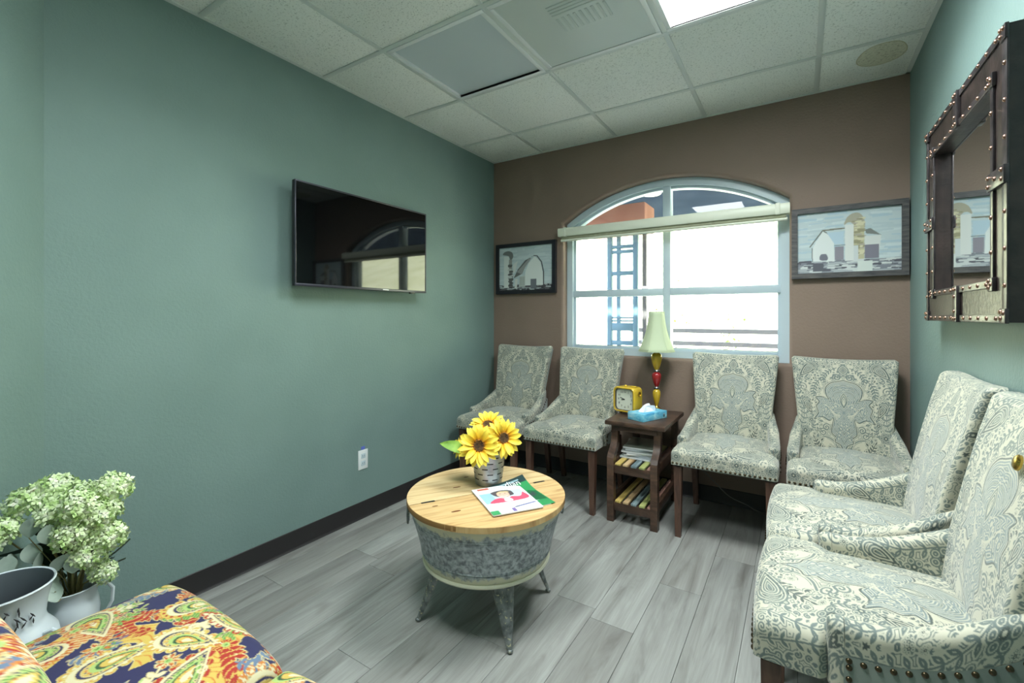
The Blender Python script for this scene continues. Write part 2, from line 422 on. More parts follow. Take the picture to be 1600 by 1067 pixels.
for b in ((0,.02,YN,0),(W-.02,W,YN,0),(0,W,-.02,0),(DX,W,YN,YN+.02)): MB().box(*b, H-.0006, H+.005).build('edge_bar', 'tbar', ce)
# water stain on the tile by the right wall
m = MB(); pts = [(2.578+.098*math.cos(a)*(1+.05*math.sin(3*a)), -.300+.118*math.sin(a)*(1+.04*math.cos(2*a))) for a in np.linspace(0, 2*PI, 40, endpoint=False)]
m.prism(pts, H+.0032, H+.0042); st = m.build('water_stain', 'stain', ce)
m = MB(); m.tube([(p[0], p[1], H+.0045) for p in pts+pts[:1]], .0028, 6); m.build('stain_rim', 'stainrim', st)
# ceiling fixtures
def panel_frame(t, x0, x1, y0, y1):
    f = MB(); w = .022
    for b in ((x0+.012,x1-.012,y0+.012,y0+.012+w),(x0+.012,x1-.012,y1-.012-w,y1-.012),(x0+.012,x0+.012+w,y0+.012+w,y1-.012-w),(x1-.012-w,x1-.012,y0+.012+w,y1-.012-w)):
        f.box(*b, -.004, .012, .002)
    f.build('frame', 'white', t)
def cell(i, j): return XS[i], XS[i+1], YS[j+1], YS[j]
for (i, j), kind in fixture.items():
    x0, x1, y0, y1 = cell(i, j); cx, cy = (x0+x1)/2, (y0+y1)/2; a = (x0-cx, x1-cx, y0-cy, y1-cy)
    if kind == 'vent':
        t = thing('ceiling_vent', 'grey ceiling air vent with louvred centre between the two light panels', 'vent', (cx, cy, H)); panel_frame(t, *a)
        MB().box(a[0]+.03, a[1]-.03, a[2]+.03, a[3]-.03, -.001, .010).build('panel', 'ventlens', t)
        c0 = -.02
        for k in range(4): MB().box(-.085, .155, c0-.13+k*.020, c0-.12+k*.020, -.003, .0015, .001).build('louver', 'louver', t)
        for k in range(9): MB().box(-.08+k*.027, -.068+k*.027, c0-.042, c0+.060, -.003, .0015, .001).build('louver', 'louver', t)
    else:
        lit = kind == 'lit'
        lab = 'switched-off square ceiling light panel with grey diffuser' if not lit else ('glowing square ceiling light panel beside the vent' if j == 2 else 'glowing square ceiling light panel near the paisley chairs, mirrored in the window')
        t = thing('ceiling_light', lab, 'ceiling light', (cx, cy, H), 0, 'square ceiling light panels'); panel_frame(t, *a)
        MB().box(a[0]+.03, a[1]-.03, a[2]+.03, a[3]-.03, .004 if lit else .010, .016).build('diffuser', 'lit' if lit else 'unlit', t)
        if lit:                                  # the lens throws most of its light downwards
            ld = bpy.data.lights.new('panel_beam', 'AREA'); ld.shape = 'SQUARE'; ld.size = .53; ld.energy = 9.5 if j == 2 else 6.5; ld.color = (.93, 1, 1.0); ld.spread = math.radians(146)
            lo_ = bpy.data.objects.new('panel_beam', ld); COL.objects.link(lo_); lo_.parent = t; lo_.location = (0, 0, .003)

# window
wn = MB()
def ring_between(m, insA, insB, y0, y1):
    A, B = opening(insA), opening(insB); n = len(A)
    vs = [(p[0], y0, p[1]) for p in A]+[(p[0], y0, p[1]) for p in B]+[(p[0], y1, p[1]) for p in A]+[(p[0], y1, p[1]) for p in B]
    fs = []
    for i in range(n):
        k = (i+1) % n; fs += [(i, k, n+k, n+i), (2*n+i, 3*n+i, 3*n+k, 2*n+k), (i, 2*n+i, 2*n+k, k), (n+i, n+k, 3*n+k, 3*n+i)]
    m.add(vs, fs)
win = tag(bpy.data.objects.new('window_1', None), 'white arched six-pane window in the brown wall', None, None, 'structure'); COL.objects.link(win); win.location = (0,0,0)
m = MB(); ring_between(m, .0005, .048, .075, .17); m.build('frame', 'vinyl', win, 30)
m = MB(); ring_between(m, .048, .066, .105, .16); m.build('sash', 'vinyl', win, 30)
MXC, TZ, HZ = 1.432, 1.392, 1.885
def archz(x, ins): return OCZ+math.sqrt((OR-ins)**2-(x-OC)**2)
MB().box(MXC-.026, MXC+.026, .085, .165, OZ0+.048, archz(MXC, .05)+.002, .003).build('mullion', 'vinyl', win)
MB().box(OX0+.048, MXC-.026, .085, .165, HZ-.04, HZ+.04, .003).build('header_bar', 'vinyl', win)
MB().box(MXC+.026, OX1-.048, .085, .165, HZ-.04, HZ+.04, .003).build('header_bar', 'vinyl', win)
MB().box(OX0+.048, MXC-.026, .09, .16, TZ-.026, TZ+.026, .003).build('transom', 'vinyl', win)
MB().box(MXC+.026, OX1-.048, .09, .16, TZ-.026, TZ+.026, .003).build('transom', 'vinyl', win)
MB().box(OX0+.064, OX1-.064, .09, .16, OZ0+.048, OZ0+.066, .003).build('bottom_rail', 'vinyl', win)
for xa, xb in ((OX0+.066, MXC-.026), (MXC+.026, OX1-.066)):
    for za, zb in ((OZ0+.066, TZ-.026), (TZ+.026, HZ-.04)):
        MB().add([(xa,.128,za),(xb,.128,za),(xb,.128,zb),(xa,.128,zb)], [(0,1,2,3)]).build('pane', 'glass', win, 0)
    pts = [(xa, HZ+.04), (xb, HZ+.04)]+[(xb+(xa-xb)*k/16, max(archz(xb+(xa-xb)*k/16, .064), HZ+.041)) for k in range(17)]
    MB().add([(p[0], .128, p[1]) for p in pts], [tuple(range(len(pts)))]).build('pane', 'glass', win, 0)
# raised blind across the window head
bl = thing('window_blind', 'raised cream blind with olive shade rolled up across the arched window', 'blind', (OC, 0, 1.80))
m = MB(); m.prism([(-.002,.035),(-.050,.035),(-.056,.045),(-.056,.088),(-.050,.098),(-.002,.098)], -.778, .762, 'x'); m.build('headrail', 'blind', bl)
m = MB(); m.prism([(-.008,.012),(-.030,.012),(-.036,.018),(-.036,.0352),(-.008,.0352)], -.755, .742, 'x'); m.build('shade', 'blind2', bl)
m = MB(); m.lathe([(.0,-.762),(.010,-.762),(.010,.750),(0,.750)], 14, mat=Matrix.Translation((0,-.024,.006)) @ Matrix.Rotation(PI/2, 4, 'Y')); m.build('bottom_rail', 'blind', bl)
for s_ in (-.72, .70): MB().box(s_-.012, s_+.012, -.058, -.004, .032, .102, .002).build('bracket', 'blind', bl)

# ------------------------------------------------------------------ outside the window
M['patio'] = noisy('concrete_patio', srgb(200,196,186), srgb(214,210,200), 3, .9)
M['hill'] = noisy('dry_grass_hill', srgb(178,184,140), srgb(202,207,170), .8, .95, .6, 5, .1)
M['soffit'] = noisy('blue_grey_soffit', srgb(52,62,76), srgb(62,72,86), 3, 1, spec=0)
M['salmon'] = noisy('salmon_stucco', srgb(140,100,84), srgb(154,114,98), 5, 1, spec=.1)
M['steel'] = newmat('blue_grey_steel', srgb(88,120,136), .5, .1)
M['rail'] = newmat('dark_fence_rail', srgb(92,92,92), .7)
tag(MB().box(-6, 9, .2, 5.2, -.25, -.12).build('ground_patio', 'patio'), 'pale concrete patio outside the window', None, None, 'structure')
xs = np.linspace(-40, 40, 60); ys = np.linspace(5.2, 45, 50); XX, YY = np.meshgrid(xs, ys, indexing='ij')
ZZ = -.2+np.clip(YY-6.5, 0, None)**1.12*.34+.35*np.sin(XX*.23+YY*.31)*np.clip((YY-6)/8, 0, 1)
tag(obj('ground_hill', gridmesh('ground_hill', np.stack([XX, YY, ZZ], -1), 'hill')), 'sunlit dry grass hillside beyond the fence', None, None, 'structure')
po = MB().box(-6, 9, .2, 4.5, 2.75, 2.9).build('porch_ceiling', 'soffit'); tag(po, 'dark blue-grey porch ceiling outside', None, None, 'structure')
pb = MB().box(.20, .895, 1.42, 1.78, 2.11, 2.39, .012).build('porch_beam', 'salmon'); tag(pb, 'salmon stucco lintel on top of the ladder-like porch post outside', 'beam')
tag(MB().lathe([(0,-.012),(.10,-.012),(.115,-.004),(.118,0)], 32, (.66,2.525,2.75)).build('porch_light', 'white'), 'round white recessed light in the porch ceiling', 'light')
def trellis(name, label, x0, x1, y, zs, xm, w=.052):
    t = thing(name, label, 'post', (x0, y, -.12))
    for a in (0, x1-x0-w): MB().box(a, a+w, -.03, .03, 0, 2.228, .004).build('upright', 'steel', t)
    MB().box(xm-.020, xm+.020, -.022, .022, .02, 2.228, .003).build('upright', 'steel', t)
    for z, h in zs: MB().box(w, x1-x0-w, -.025, .025, z, z+h, .004).build('crossbar', 'steel', t)
trellis('steel_trellis_post', 'blue-grey steel ladder-like porch post seen through the left panes', .433, .772, 1.6,
        [(.30,.05),(.62,.05),(.85,.05),(1.02,.048),(1.175,.085),(1.275,.018),(1.31,.018),(1.545,.055),(1.78,.045),(2.02,.035),(2.075,.035)], .125)
t = thing('steel_post', 'thin grey steel post just right of the ladder-like porch post', 'post', (.835, 1.62, -.12))
MB().box(-.02, .02, -.02, .02, 0, 2.228, .003).build('upright', 'rail', t)
for k, z in enumerate((.55, 1.05, 1.62)): MB().box(-.026, .026, -.026, .026, z, z+.035, .003).build('collar', 'white', t)
fe = thing('rail_fence', 'dark two-rail fence outside the right panes', 'fence', (1.5, 5.05, -.2))
for z in (.90, 1.12): MB().box(-1.9, 3.5, -.03, .03, z, z+.075, .005).build('rail', 'rail', fe)
for xp in (-1.6, .9, 3.2): MB().box(xp-.045, xp+.045, .03, .11, 0, 1.25, .006).build('post', 'rail', fe)
M['leaf_out'] = newmat('shrub_leaf', srgb(120,170,60), .7)
def shrub(loc, h, n, label):
    t = thing('young_shrub', label, 'shrub', loc); m = MB(); st = MB()
    for k in range(n):
        a = random.uniform(0, 2*PI); r = random.uniform(0, .22)*h; z = random.uniform(.35, 1)*h; p = Vector((r*math.cos(a), r*math.sin(a), z))
        q = Matrix.Rotation(random.uniform(0, 6), 4, 'Z') @ Matrix.Rotation(random.uniform(-1, 1), 4, 'X'); l = random.uniform(.05, .10)
        m.add([p+q @ Vector(v) for v in ((0,0,0),(.35*l,.5*l,.1*l),(0,l,0),(-.35*l,.5*l,.1*l))], [(0,1,2,3)])
    for k in range(5):
        a = k*1.3; st.tube([(0,0,0),(.06*math.cos(a)*h,.06*math.sin(a)*h,.45*h),(.16*math.cos(a)*h,.16*math.sin(a)*h,.9*h)], [.012,.008,.004], 6)
    st.build('stem', 'rail', t); tag(m.build('foliage', 'leaf_out', t, 0), None, None, None, 'stuff')
shrub((1.1, 6.3, -.2), 1.5, 130, 'thin green shrub outside behind the fence, seen by the lower right pane centre')
shrub((-.1, 7.2, .1), 1.9, 130, 'green shrub outside up the slope, nearest the window mullion')

# ================================================================== FABRICS
CREAM, GR, GB, DK = (np.array(srgb(*c)) for c in ((190,187,168), (104,116,112), (122,135,136), (78,88,84)))
DW, DH = .50, .62
dm = Cv(-DW/2, DW/2, 0, DH, .001, CREAM, True)
def both(fn):                                   # draw a shape and its mirror image
    fn(lambda p: np.asarray(p, float)); fn(lambda p: np.asarray(p, float)*np.array([-1, 1]))
def leafp(p, ang, L, w):
    t = np.linspace(0, 1, 9); up = np.stack([t*L, w*np.sin(PI*t)], 1); dn = np.stack([t[::-1]*L, -w*np.sin(PI*t[::-1])], 1)
    q = np.vstack([up, dn[1:-1]]); c, s_ = math.cos(ang), math.sin(ang)
    return np.stack([p[0]+q[:,0]*c-q[:,1]*s_, p[1]+q[:,0]*s_+q[:,1]*c], 1)
def feather(cv, F, pts, n, L, col, w=.004, lw=.36, spread=.9):
    P = cr(pts, 14); cv.stroke(F(P), w, col)
    for k in range(n):
        i = int((k+1)/(n+1)*(len(P)-2)); d = P[i+1]-P[i]; a = math.atan2(d[1], d[0]); l = L*(.55+.45*math.sin(PI*(k+1)/(n+1)))
        for sg in (-1, 1): cv.fill(F(leafp(P[i], a+sg*spread, l, l*lw/2)), col)
    d = P[-1]-P[-2]; cv.fill(F(leafp(P[-1], math.atan2(d[1], d[0]), L*.7, L*.12)), col)
def scroll_paisley(cv, F, c, L, w, ang, bend=.4):
    p = teardrop(c, L, w, ang, bend)
    n = len(p)
    for k in range(0, n, 3):                    # scalloped edge
        cv.ell(F(p[k][None])[0], L*.055, L*.055, GR, 0, 12)
    cv.fill(F(p), GR); cen = p.mean(0)
    for k, (s_, col, lw) in enumerate(((.86, CREAM, .003), (.66, DK, .003), (.5, CREAM, .003), (.3, DK, .004))): cv.stroke(F(shrink(p, s_, cen)), lw, col, True)
    for k in range(0, n, 5): q = shrink(p, .76, cen)[k]; cv.ell(F(q[None])[0], .0028, .0028, DK, 0, 8)
def flower(cv, F, c, r, n=6, a0=0):
    for k in range(n):
        a = a0+2*PI*k/n; q = (c[0]+.62*r*math.cos(a), c[1]+.62*r*math.sin(a))
        cv.ell(F(np.array([q]))[0], r*.42, r*.42, GR, 0, 16); 
    for k in range(n):
        a = a0+2*PI*k/n; q = (c[0]+.66*r*math.cos(a), c[1]+.66*r*math.sin(a))
        t = np.linspace(0, 2*PI, 14, endpoint=False); cv.stroke(F(np.stack([q[0]+.24*r*np.cos(t), q[1]+.24*r*np.sin(t)], 1)), .0022, CREAM, True)
    cv.ell(F(np.array([c]))[0], r*.3, r*.3, DK, 0, 14); cv.ell(F(np.array([c]))[0], r*.14, r*.14, CREAM, 0, 10)
def damask():
    cv = dm
    def side(F):
        feather(cv, F, [(.215,.06),(.235,.18),(.20,.30),(.225,.42),(.20,.50)], 17, .030, GR)
        feather(cv, F, [(.03,.055),(.08,.075),(.125,.12),(.15,.165)], 9, .030, DK)
        feather(cv, F, [(.10,.50),(.13,.465),(.145,.42),(.14,.39)], 8, .024, GR)
        feather(cv, F, [(.03,.56),(.07,.535),(.095,.50),(.085,.47)], 8, .022, GR)
        feather(cv, F, [(.17,.20),(.155,.235),(.16,.27)], 5, .02, GR)
        feather(cv, F, [(.21,.56),(.17,.60),(.12,.61),(.06,.60)], 10, .022, GR)
        scroll_paisley(cv, F, (.165,.555), .135, .042, 2.7, .5)
        scroll_paisley(cv, F, (.135,.075), .15, .05, .55, .5)
        scroll_paisley(cv, F, (.185,.345), .10, .032, 1.5, .4)
        flower(cv, F, (.235,.54), .028, 6, .3); flower(cv, F, (.20,.115+.09), .03, 6); flower(cv, F, (.075,.02), .03, 7, .2)
        flower(cv, F, (.165,.265), .022, 5, .5); flower(cv, F, (.235,.02), .03, 6)
        cv.stroke(F(spiral((.195,.44), .026, 1.7, -1.2, 1)), .005, GR); cv.stroke(F(spiral((.105,.205), .022, 1.6, 2.6, -1)), .005, GR)
        cv.stroke(F(cr([(.105,.183),(.07,.175),(.045,.155),(.03,.12)])), .006, GR)
    R = random.Random(2); free = lambda x, y, r: np.allclose(cv.sample(np.array([x+dx*r for dx in (-1,0,1) for _ in (0,1,2)]), np.array([y+dy*r for _ in (0,1,2) for dy in (-1,0,1)])), CREAM, atol=1e-3)
    both(side)
    hx = 0
    for k in range(6500):
        x, y = R.uniform(.0, .248), R.uniform(0, DH)
        if abs(x) < .11 and .13 < y < .5: continue
        r = R.choice([.015, .012, .010, .008, .006, .005])
        if not free(x, y, r*1.02): continue
        a = R.uniform(0, 6.28); kind = R.random()
        def fl(F):
            if kind < .35 and r > .007: flower(cv, F, (x, y), r*1.05, 5, a)
            elif kind < .75:
                for d in (-.8, 0, .8): cv.fill(F(leafp((x-r*.7*math.cos(a), y-r*.7*math.sin(a)), a+d, r*1.7, r*.33)), GR if kind < .6 else DK)
            else: cv.stroke(F(spiral((x, y), r*.95, 1.4, a, 1)), .0035, GR)
        both(fl)
    half = cr([(0,.492),(.022,.484),(.06,.472),(.085,.442),(.083,.405),(.072,.382),(.10,.392),(.135,.388),(.120,.365),(.135,.34),(.128,.305),(.15,.27),(.11,.285),(.075,.27),(.052,.282),(.06,.24),(.062,.205),(.042,.185),(.045,.16),(.018,.145),(0,.105)], 8)
    sh = np.vstack([half, (half*np.array([-1,1]))[::-1]])
    cv.stroke(sh, .012, CREAM, True); cv.fill(sh, GB); cv.stroke(sh, .0045, DK, True)
    for s_, col in ((.92, CREAM), (.82, GR), (.70, CREAM), (.6, GR), (.5, CREAM), (.36, CREAM)): cv.stroke(shrink(sh, s_, (0,.34)), .0026, col, True)
    def inner(F):
        cv.stroke(F(spiral((.030,.505), .021, 1.7, -.6, 1)), .0055, GR)
        cv.stroke(F(spiral((.088,.232), .02, 1.6, 2.4, -1)), .0055, GR)
        cv.stroke(F(spiral((.030,.118), .017, 1.5, 2.2, -1)), .005, GR)
        for k in range(7):
            a = .25+k*.2; cv.stroke(F(cr([(.012+.004*k,.30-.004*k),(.05+.01*k*.5,.31+.006*k),(.06+.008*k,.34+.002*k)])), .0025, CREAM)
        for k in range(6): cv.ell(F(np.array([[.022+.016*k,.352-.006*k]]))[0], .005, .0075, CREAM, 0, 10)
        for k in range(5): cv.ell(F(np.array([[.012+.004*k,.25-.018*k]]))[0], .004, .007, CREAM, .5, 10)
        for k in range(5): cv.stroke(F(cr([(.006,.43+.008*k),(.03,.44+.005*k),(.05,.425+.004*k)])), .002, CREAM if k % 2 else GR)
    both(inner)
    cv.fill(leafp((0,.335), PI/2, .09, .02), GR); cv.stroke(leafp((0,.335), PI/2, .09, .02), .003, CREAM, True); cv.fill(leafp((0,.35), PI/2, .05, .009), CREAM)
    cr_ = leafp((0,.512), PI/2, .07, .026); cv.fill(cr_, GR); cv.stroke(shrink(cr_, .72), .003, CREAM, True); cv.stroke(shrink(cr_, .4), .003, DK, True)
    bt = leafp((0,.105), -PI/2, .045, .013); cv.fill(bt, GR); cv.stroke(shrink(bt, .6), .0025, CREAM, True)
    # echo lines: thin outlines running round every shape, as in woven damask
    def dist(mask, n):
        d = np.full(mask.shape, n+1); cur = mask.copy(); d[cur] = 0
        for k in range(1, n+1):
            nb = cur.copy()
            for ax in (0, 1):
                for st in (-1, 1): nb |= np.roll(cur, st, ax)
            if k % 2: nb |= np.roll(np.roll(cur, 1, 0), 1, 1) | np.roll(np.roll(cur, -1, 0), 1, 1) | np.roll(np.roll(cur, 1, 0), -1, 1) | np.roll(np.roll(cur, -1, 0), -1, 1)
            d[nb & ~cur] = k; cur = nb
        return d
    yy, xx = np.mgrid[0:cv.ny, 0:cv.nx]; xx = np.abs(xx+.5-cv.nx/2)*cv.res; yy = yy*cv.res
    nz = np.sin(2*PI*yy/DH*3+9*np.sin(2*PI*xx/DW*2))+np.sin(2*PI*yy/DH*5+40*xx)+.6
    bg = np.all(np.abs(cv.a-CREAM) < 1e-6, 2); do = dist(~bg, 12); di = dist(bg, 12)
    cv.a[(do >= 4) & (do <= 5) & (nz > .2)] = GR; cv.a[(do >= 9) & (do <= 10) & (nz > 1.25)] = GR
    cv.a[(di >= 5) & (di <= 6)] = CREAM; cv.a[(di == 10) | (di == 11)] = CREAM*.6+GR*.4
damask()
# paisley print
PC = {k: np.array(srgb(*v)) for k, v in dict(y=(196,170,84), c=(206,200,164), n=(44,44,82), r=(160,46,36), o=(190,118,50), g=(96,140,64), lg=(160,186,110), b=(96,116,140), dg=(48,84,56)).items()}
PW_, PH_ = .56, .56
pv = Cv(0, PW_, 0, PH_, .001, PC['y'], True)
def paisley_print():
    R = random.Random(5); I = lambda p: np.asarray(p, float)
    for k in range(20):
        c = (R.uniform(0, PW_), R.uniform(0, PH_)); a = R.uniform(0, 6)
        pts = [(c[0]+R.uniform(.04,.085)*math.cos(t), c[1]+R.uniform(.04,.085)*math.sin(t)) for t in np.linspace(0, 2*PI, 9, endpoint=False)]
        pv.fill(cr(pts, 8, True), PC['n'])
    for k in range(14):
        c = np.array((R.uniform(0, PW_), R.uniform(0, PH_))); a = R.uniform(0, 6)
        d = np.array((math.cos(a), math.sin(a))); e = np.array((-d[1], d[0]))
        feather(pv, I, [c, c+d*.05+e*.02, c+d*.11, c+d*.16-e*.03], 11, .034, PC[R.choice(['r','r','o','b'])], .006, .42)
    for k in range(22):
        c = (R.uniform(0, PW_), R.uniform(0, PH_)); feather(pv, I, [c, (c[0]+.03, c[1]+.03), (c[0]+R.uniform(-.02,.07), c[1]+.08)], 6, .025, PC[R.choice(['lg','g','c','b'])], .004, .5)
    cen = [(.08,.10),(.26,.06),(.45,.12),(.12,.28),(.32,.24),(.50,.30),(.06,.45),(.24,.43),(.40,.46),(.17,.17),(.37,.36),(.53,.50)]
    for i, c in enumerate(cen):
        L = R.uniform(.11, .16); w = L*.34; a = R.uniform(0, 6); p = teardrop(c, L, w, a, .5); m = p.mean(0)
        e = [PC['o'], PC['y'], PC['r']][i % 3]
        for q in shrink(p, 1.22, m)[::2]: pv.ell(q, .0095, .0095, e, 0, 12)
        for q in shrink(p, 1.18, m)[::2]: pv.ell(q, .004, .004, PC['r'] if i % 2 else PC['c'], 0, 8)
        seq = [('c',1.1),('n',.92),('g' if i % 2 else 'y',.80),('lg',.62),('dg',.48),('y',.38),('c',.2)]
        for nm, s_ in seq: pv.fill(shrink(p, s_, m), PC[nm])
        for q in shrink(p, .7, m)[::3]: pv.ell(q, .003, .003, PC['n'], 0, 8)
    for i in range(11):
        c = (R.uniform(0, PW_), R.uniform(0, PH_)); r = R.uniform(.018, .03); n = 8
        for k in range(n):
            a = 2*PI*k/n; pv.fill(leafp((c[0]+.3*r*math.cos(a), c[1]+.3*r*math.sin(a)), a, r, r*.24), PC[['o','y','r'][i % 3]])
            pv.stroke([(c[0]+.4*r*math.cos(a), c[1]+.4*r*math.sin(a)), (c[0]+1.1*r*math.cos(a), c[1]+1.1*r*math.sin(a))], .0022, PC['r' if i % 3 != 2 else 'y'])
        pv.ell(c, r*.42, r*.42, PC['lg'], 0, 14); pv.ell(c, r*.2, r*.2, PC['g'], 0, 12)
    for i in range(26):
        c = (R.uniform(0, PW_), R.uniform(0, PH_)); pv.stroke(spiral(c, R.uniform(.012,.02), 1.3, R.uniform(0,6), R.choice([-1,1])), .0035, PC[R.choice(['n','c','r','g'])])
    A = pv.a; yy, xx = np.mgrid[0:pv.ny, 0:pv.nx]*pv.res
    isc = lambda k: np.all(np.abs(A-PC[k]) < 1e-6, 2)
    red, yel, nav, grn, org_ = isc('r'), isc('y'), isc('n'), isc('g'), isc('o')
    wv = xx+.012*np.sin(yy*70)+.5*yy
    A[red & (np.sin(wv*2*PI/.016) > .88)] = PC['y']; A[yel & (np.sin((yy-.6*xx+.01*np.sin(xx*80))*2*PI/.018) > .88)] = PC['o']; A[grn & (np.sin((xx+yy)*2*PI/.009) > .8)] = PC['lg']; A[org_ & (np.sin((xx-yy)*2*PI/.012) > .85)] = PC['c']
    edge = np.zeros(nav.shape, bool)
    for ax in (0, 1): edge |= nav != np.roll(nav, 1, ax)
    edge |= np.roll(edge, 1, 0); A[edge] = PC['c']*.5+PC['y']*.5
paisley_print()

# ================================================================== UPHOLSTERED CHAIRS
def sb(d, r):                                   # set-back of a rounded edge at distance d from it
    d = np.clip(d, 0, r); return r-np.sqrt(np.maximum(r*r-(r-d)**2, 0))
def wrap_profile(hw, r, depth, n):
    """across a padded front: returns fraction along width (-1..1), set-back, fabric coordinate; wraps round both sides"""
    flat = 2*(hw-r); arc = r*PI/2; L = flat+2*arc+2*depth
    s_ = np.linspace(-L/2, L/2, n); a = np.abs(s_); sg = np.sign(s_)
    x = np.where(a <= flat/2, a, np.where(a <= flat/2+arc, flat/2+r*np.sin(np.clip((a-flat/2)/r, 0, PI/2)), hw))
    b = np.where(a <= flat/2, 0, np.where(a <= flat/2+arc, r*(1-np.cos(np.clip((a-flat/2)/r, 0, PI/2))), r+(a-flat/2-arc)))
    return sg*x, b, s_
def armtop(y): q = np.clip((np.asarray(y, float)+.10)/.30, 0, 1); return .534+.122*q**1.7
def armx(y): return np.interp(y, [-.172,-.05,.08,.215], [.2305,.2315,.222,.196])
def armw(y): return np.interp(y, [-.172,.1,.215], [.027,.026,.020])
def chair_meshes(cv, mat, key, dens):
    out = {}
    # ---- backrest front (wraps over the sides and the top)
    nx, nz = int(300*dens), int(330*dens)
    xf, bx, sx = wrap_profile(.24, .024, .03, nx); fr = xf/.24
    zt, r = .985, .024; L1 = zt-.40-r; Lz = L1+r*PI/2+.035
    t = np.linspace(0, Lz, nz); z = np.where(t < L1, .40+t, np.where(t < L1+r*PI/2, zt-r+r*np.sin(np.clip((t-L1)/r, 0, PI/2)), zt))
    bz = np.where(t < L1, 0, np.where(t < L1+r*PI/2, r*(1-np.cos(np.clip((t-L1)/r, 0, PI/2))), r+(t-L1-r*PI/2)))
    FR, ZZ = np.meshgrid(fr, z, indexing='ij'); BX, BZ = np.meshgrid(bx, bz, indexing='ij'); SX, TT = np.meshgrid(sx, t, indexing='ij')
    hw = np.interp(ZZ, [.40,.55,.66,.80,.985], [.208,.208,.212,.226,.243])
    hw = hw-.016*np.clip((ZZ-(zt-.016))/.016, 0, 1)**2
    yf = np.interp(ZZ, [.40,.50,.62,.75,.88,.985], [.125,.128,.145,.175,.207,.238])
    dip = -.010*(1-FR**2)*np.clip((ZZ-.75)/.2, 0, 1)
    puff = -.012*np.cos(FR*PI/2)*np.sin(np.clip((ZZ-.45)/.5, 0, 1)*PI)
    P = np.stack([FR*hw, yf+puff-.014*np.abs(FR)**5+np.minimum(np.hypot(BX, BZ), .052), ZZ+dip], -1)
    out['backrest'] = gridmesh('backrest', P, mat, cv.sample(SX, TT+.02))
    # ---- seat: crowned cushion, T-shaped in front of the arms, rolled down to the apron
    nx, ny = int(330*dens), int(360*dens)
    xf, bx, sx = wrap_profile(.257, .034, .055, nx); fr = xf/.257
    r = .036; y0, yF = .155, -.298; L1 = y0-(yF+r); Ly = L1+r*PI/2+.055
    t = np.linspace(0, Ly, ny); y = np.where(t < L1, y0-t, np.where(t < L1+r*PI/2, yF+r-r*np.sin(np.clip((t-L1)/r, 0, PI/2)), yF))
    bz = np.where(t < L1, 0, np.where(t < L1+r*PI/2, r*(1-np.cos(np.clip((t-L1)/r, 0, PI/2))), r+(t-L1-r*PI/2)))
    FR, YY = np.meshgrid(fr, y, indexing='ij'); BX, BZ = np.meshgrid(bx, bz, indexing='ij'); SX, TT = np.meshgrid(sx, t, indexing='ij')
    k = np.clip((-.122-YY)/.05, 0, 1); k = k*k*(3-2*k); hw = .208+.049*k
    hw = hw-.010*np.clip(BZ/.05, 0, 1)
    front_bow = -.010*(1-FR**2)*np.clip((.05-YY)/.3, 0, 1)
    crown = .034*np.cos(FR*PI/2)*np.sin(np.clip((.20-YY)/.52, 0, 1)*PI)**.8
    drop = np.minimum(np.hypot(BX, BZ), .090)
    P = np.stack([FR*hw, YY+front_bow, .492+crown-drop*np.where(k > .5, 1, .85)], -1)
    out['seat'] = gridmesh('seat', P, mat, cv.sample(SX, .50-TT), flip=True)
    # ---- arms: sloping padded rolls
    for sd, nm in ((-1, 'arm_l'), (1, 'arm_r')):
        ny, nc = int(220*dens), int(110*dens)
        yy = np.linspace(.215, -.154, ny); q = np.clip((yy+.06)/.265, 0, 1)
        top = armtop(yy); xc = armx(yy); wd_ = armw(yy)
        e = np.clip((yy-(-.154))/.028, 0, 1); endk = np.sqrt(np.maximum(1-(1-e)**2, 0)); endk = .04+.96*endk
        inz = np.full(ny, .43); ouz = np.where(yy < -.122, .395, top-.066-.012*q)
        s_ = np.linspace(0, 1, nc); P = np.zeros((ny, nc, 3)); SX = np.zeros((ny, nc)); acc = 0
        for i in range(ny):
            w_ = wd_[i]*endk[i]; ztop = top[i]-.012*(1-endk[i]); zc = ztop-w_*1.0
            l1 = max(zc-inz[i], .01); l2 = PI*w_; l3 = max(zc-ouz[i], .01); LL = l1+l2+l3; d = s_*LL
            xx = np.where(d < l1, -w_, np.where(d < l1+l2, -w_*np.cos(np.clip((d-l1)/w_, 0, PI)), w_))
            zz = np.where(d < l1, inz[i]+d, np.where(d < l1+l2, zc+w_*np.sin(np.clip((d-l1)/w_, 0, PI)), zc-(d-l1-l2)))
            P[i,:,0] = sd*(xc[i]+xx); P[i,:,1] = yy[i]; P[i,:,2] = zz; SX[i] = d
        YA = np.repeat(yy[:,None], nc, 1)
        out[nm] = gridmesh('arm', P, mat, cv.sample(SX*.9+.10, .33-YA), flip=(sd > 0))
        # velvet side panel below the nail line, turning round the front of the arm
        n2 = 40; ys_ = np.linspace(-.1245, .232, n2); G = np.zeros((len(ys_), 6, 3))
        for i, yv in enumerate(ys_):
            q1 = min(max((yv+.06)/.265, 0), 1); tz = armtop(yv)-.062-.012*q1
            xo = armx(yv)+armw(yv)+.0015
            for j in range(6): G[i, j] = (sd*xo, yv, .395+(tz-.395)*j/5)
        out['side'+nm[-1]] = gridmesh('side_panel', G, 'velvet', None, flip=(sd < 0))
    # ---- velvet outside back
    m = MB(); vs = []; zs = np.linspace(.395, .962, 14)
    for z_ in zs:
        h = np.interp(z_, [.40,.55,.66,.80,.985], [.214,.213,.213,.226,.243]); yb = np.interp(z_, [.40,.50,.62,.75,.88,.985], [.125,.128,.145,.175,.207,.238])+.045
        vs += [(-h, yb, z_), (h, yb, z_), (h, yb+.012, z_), (-h, yb+.012, z_)]
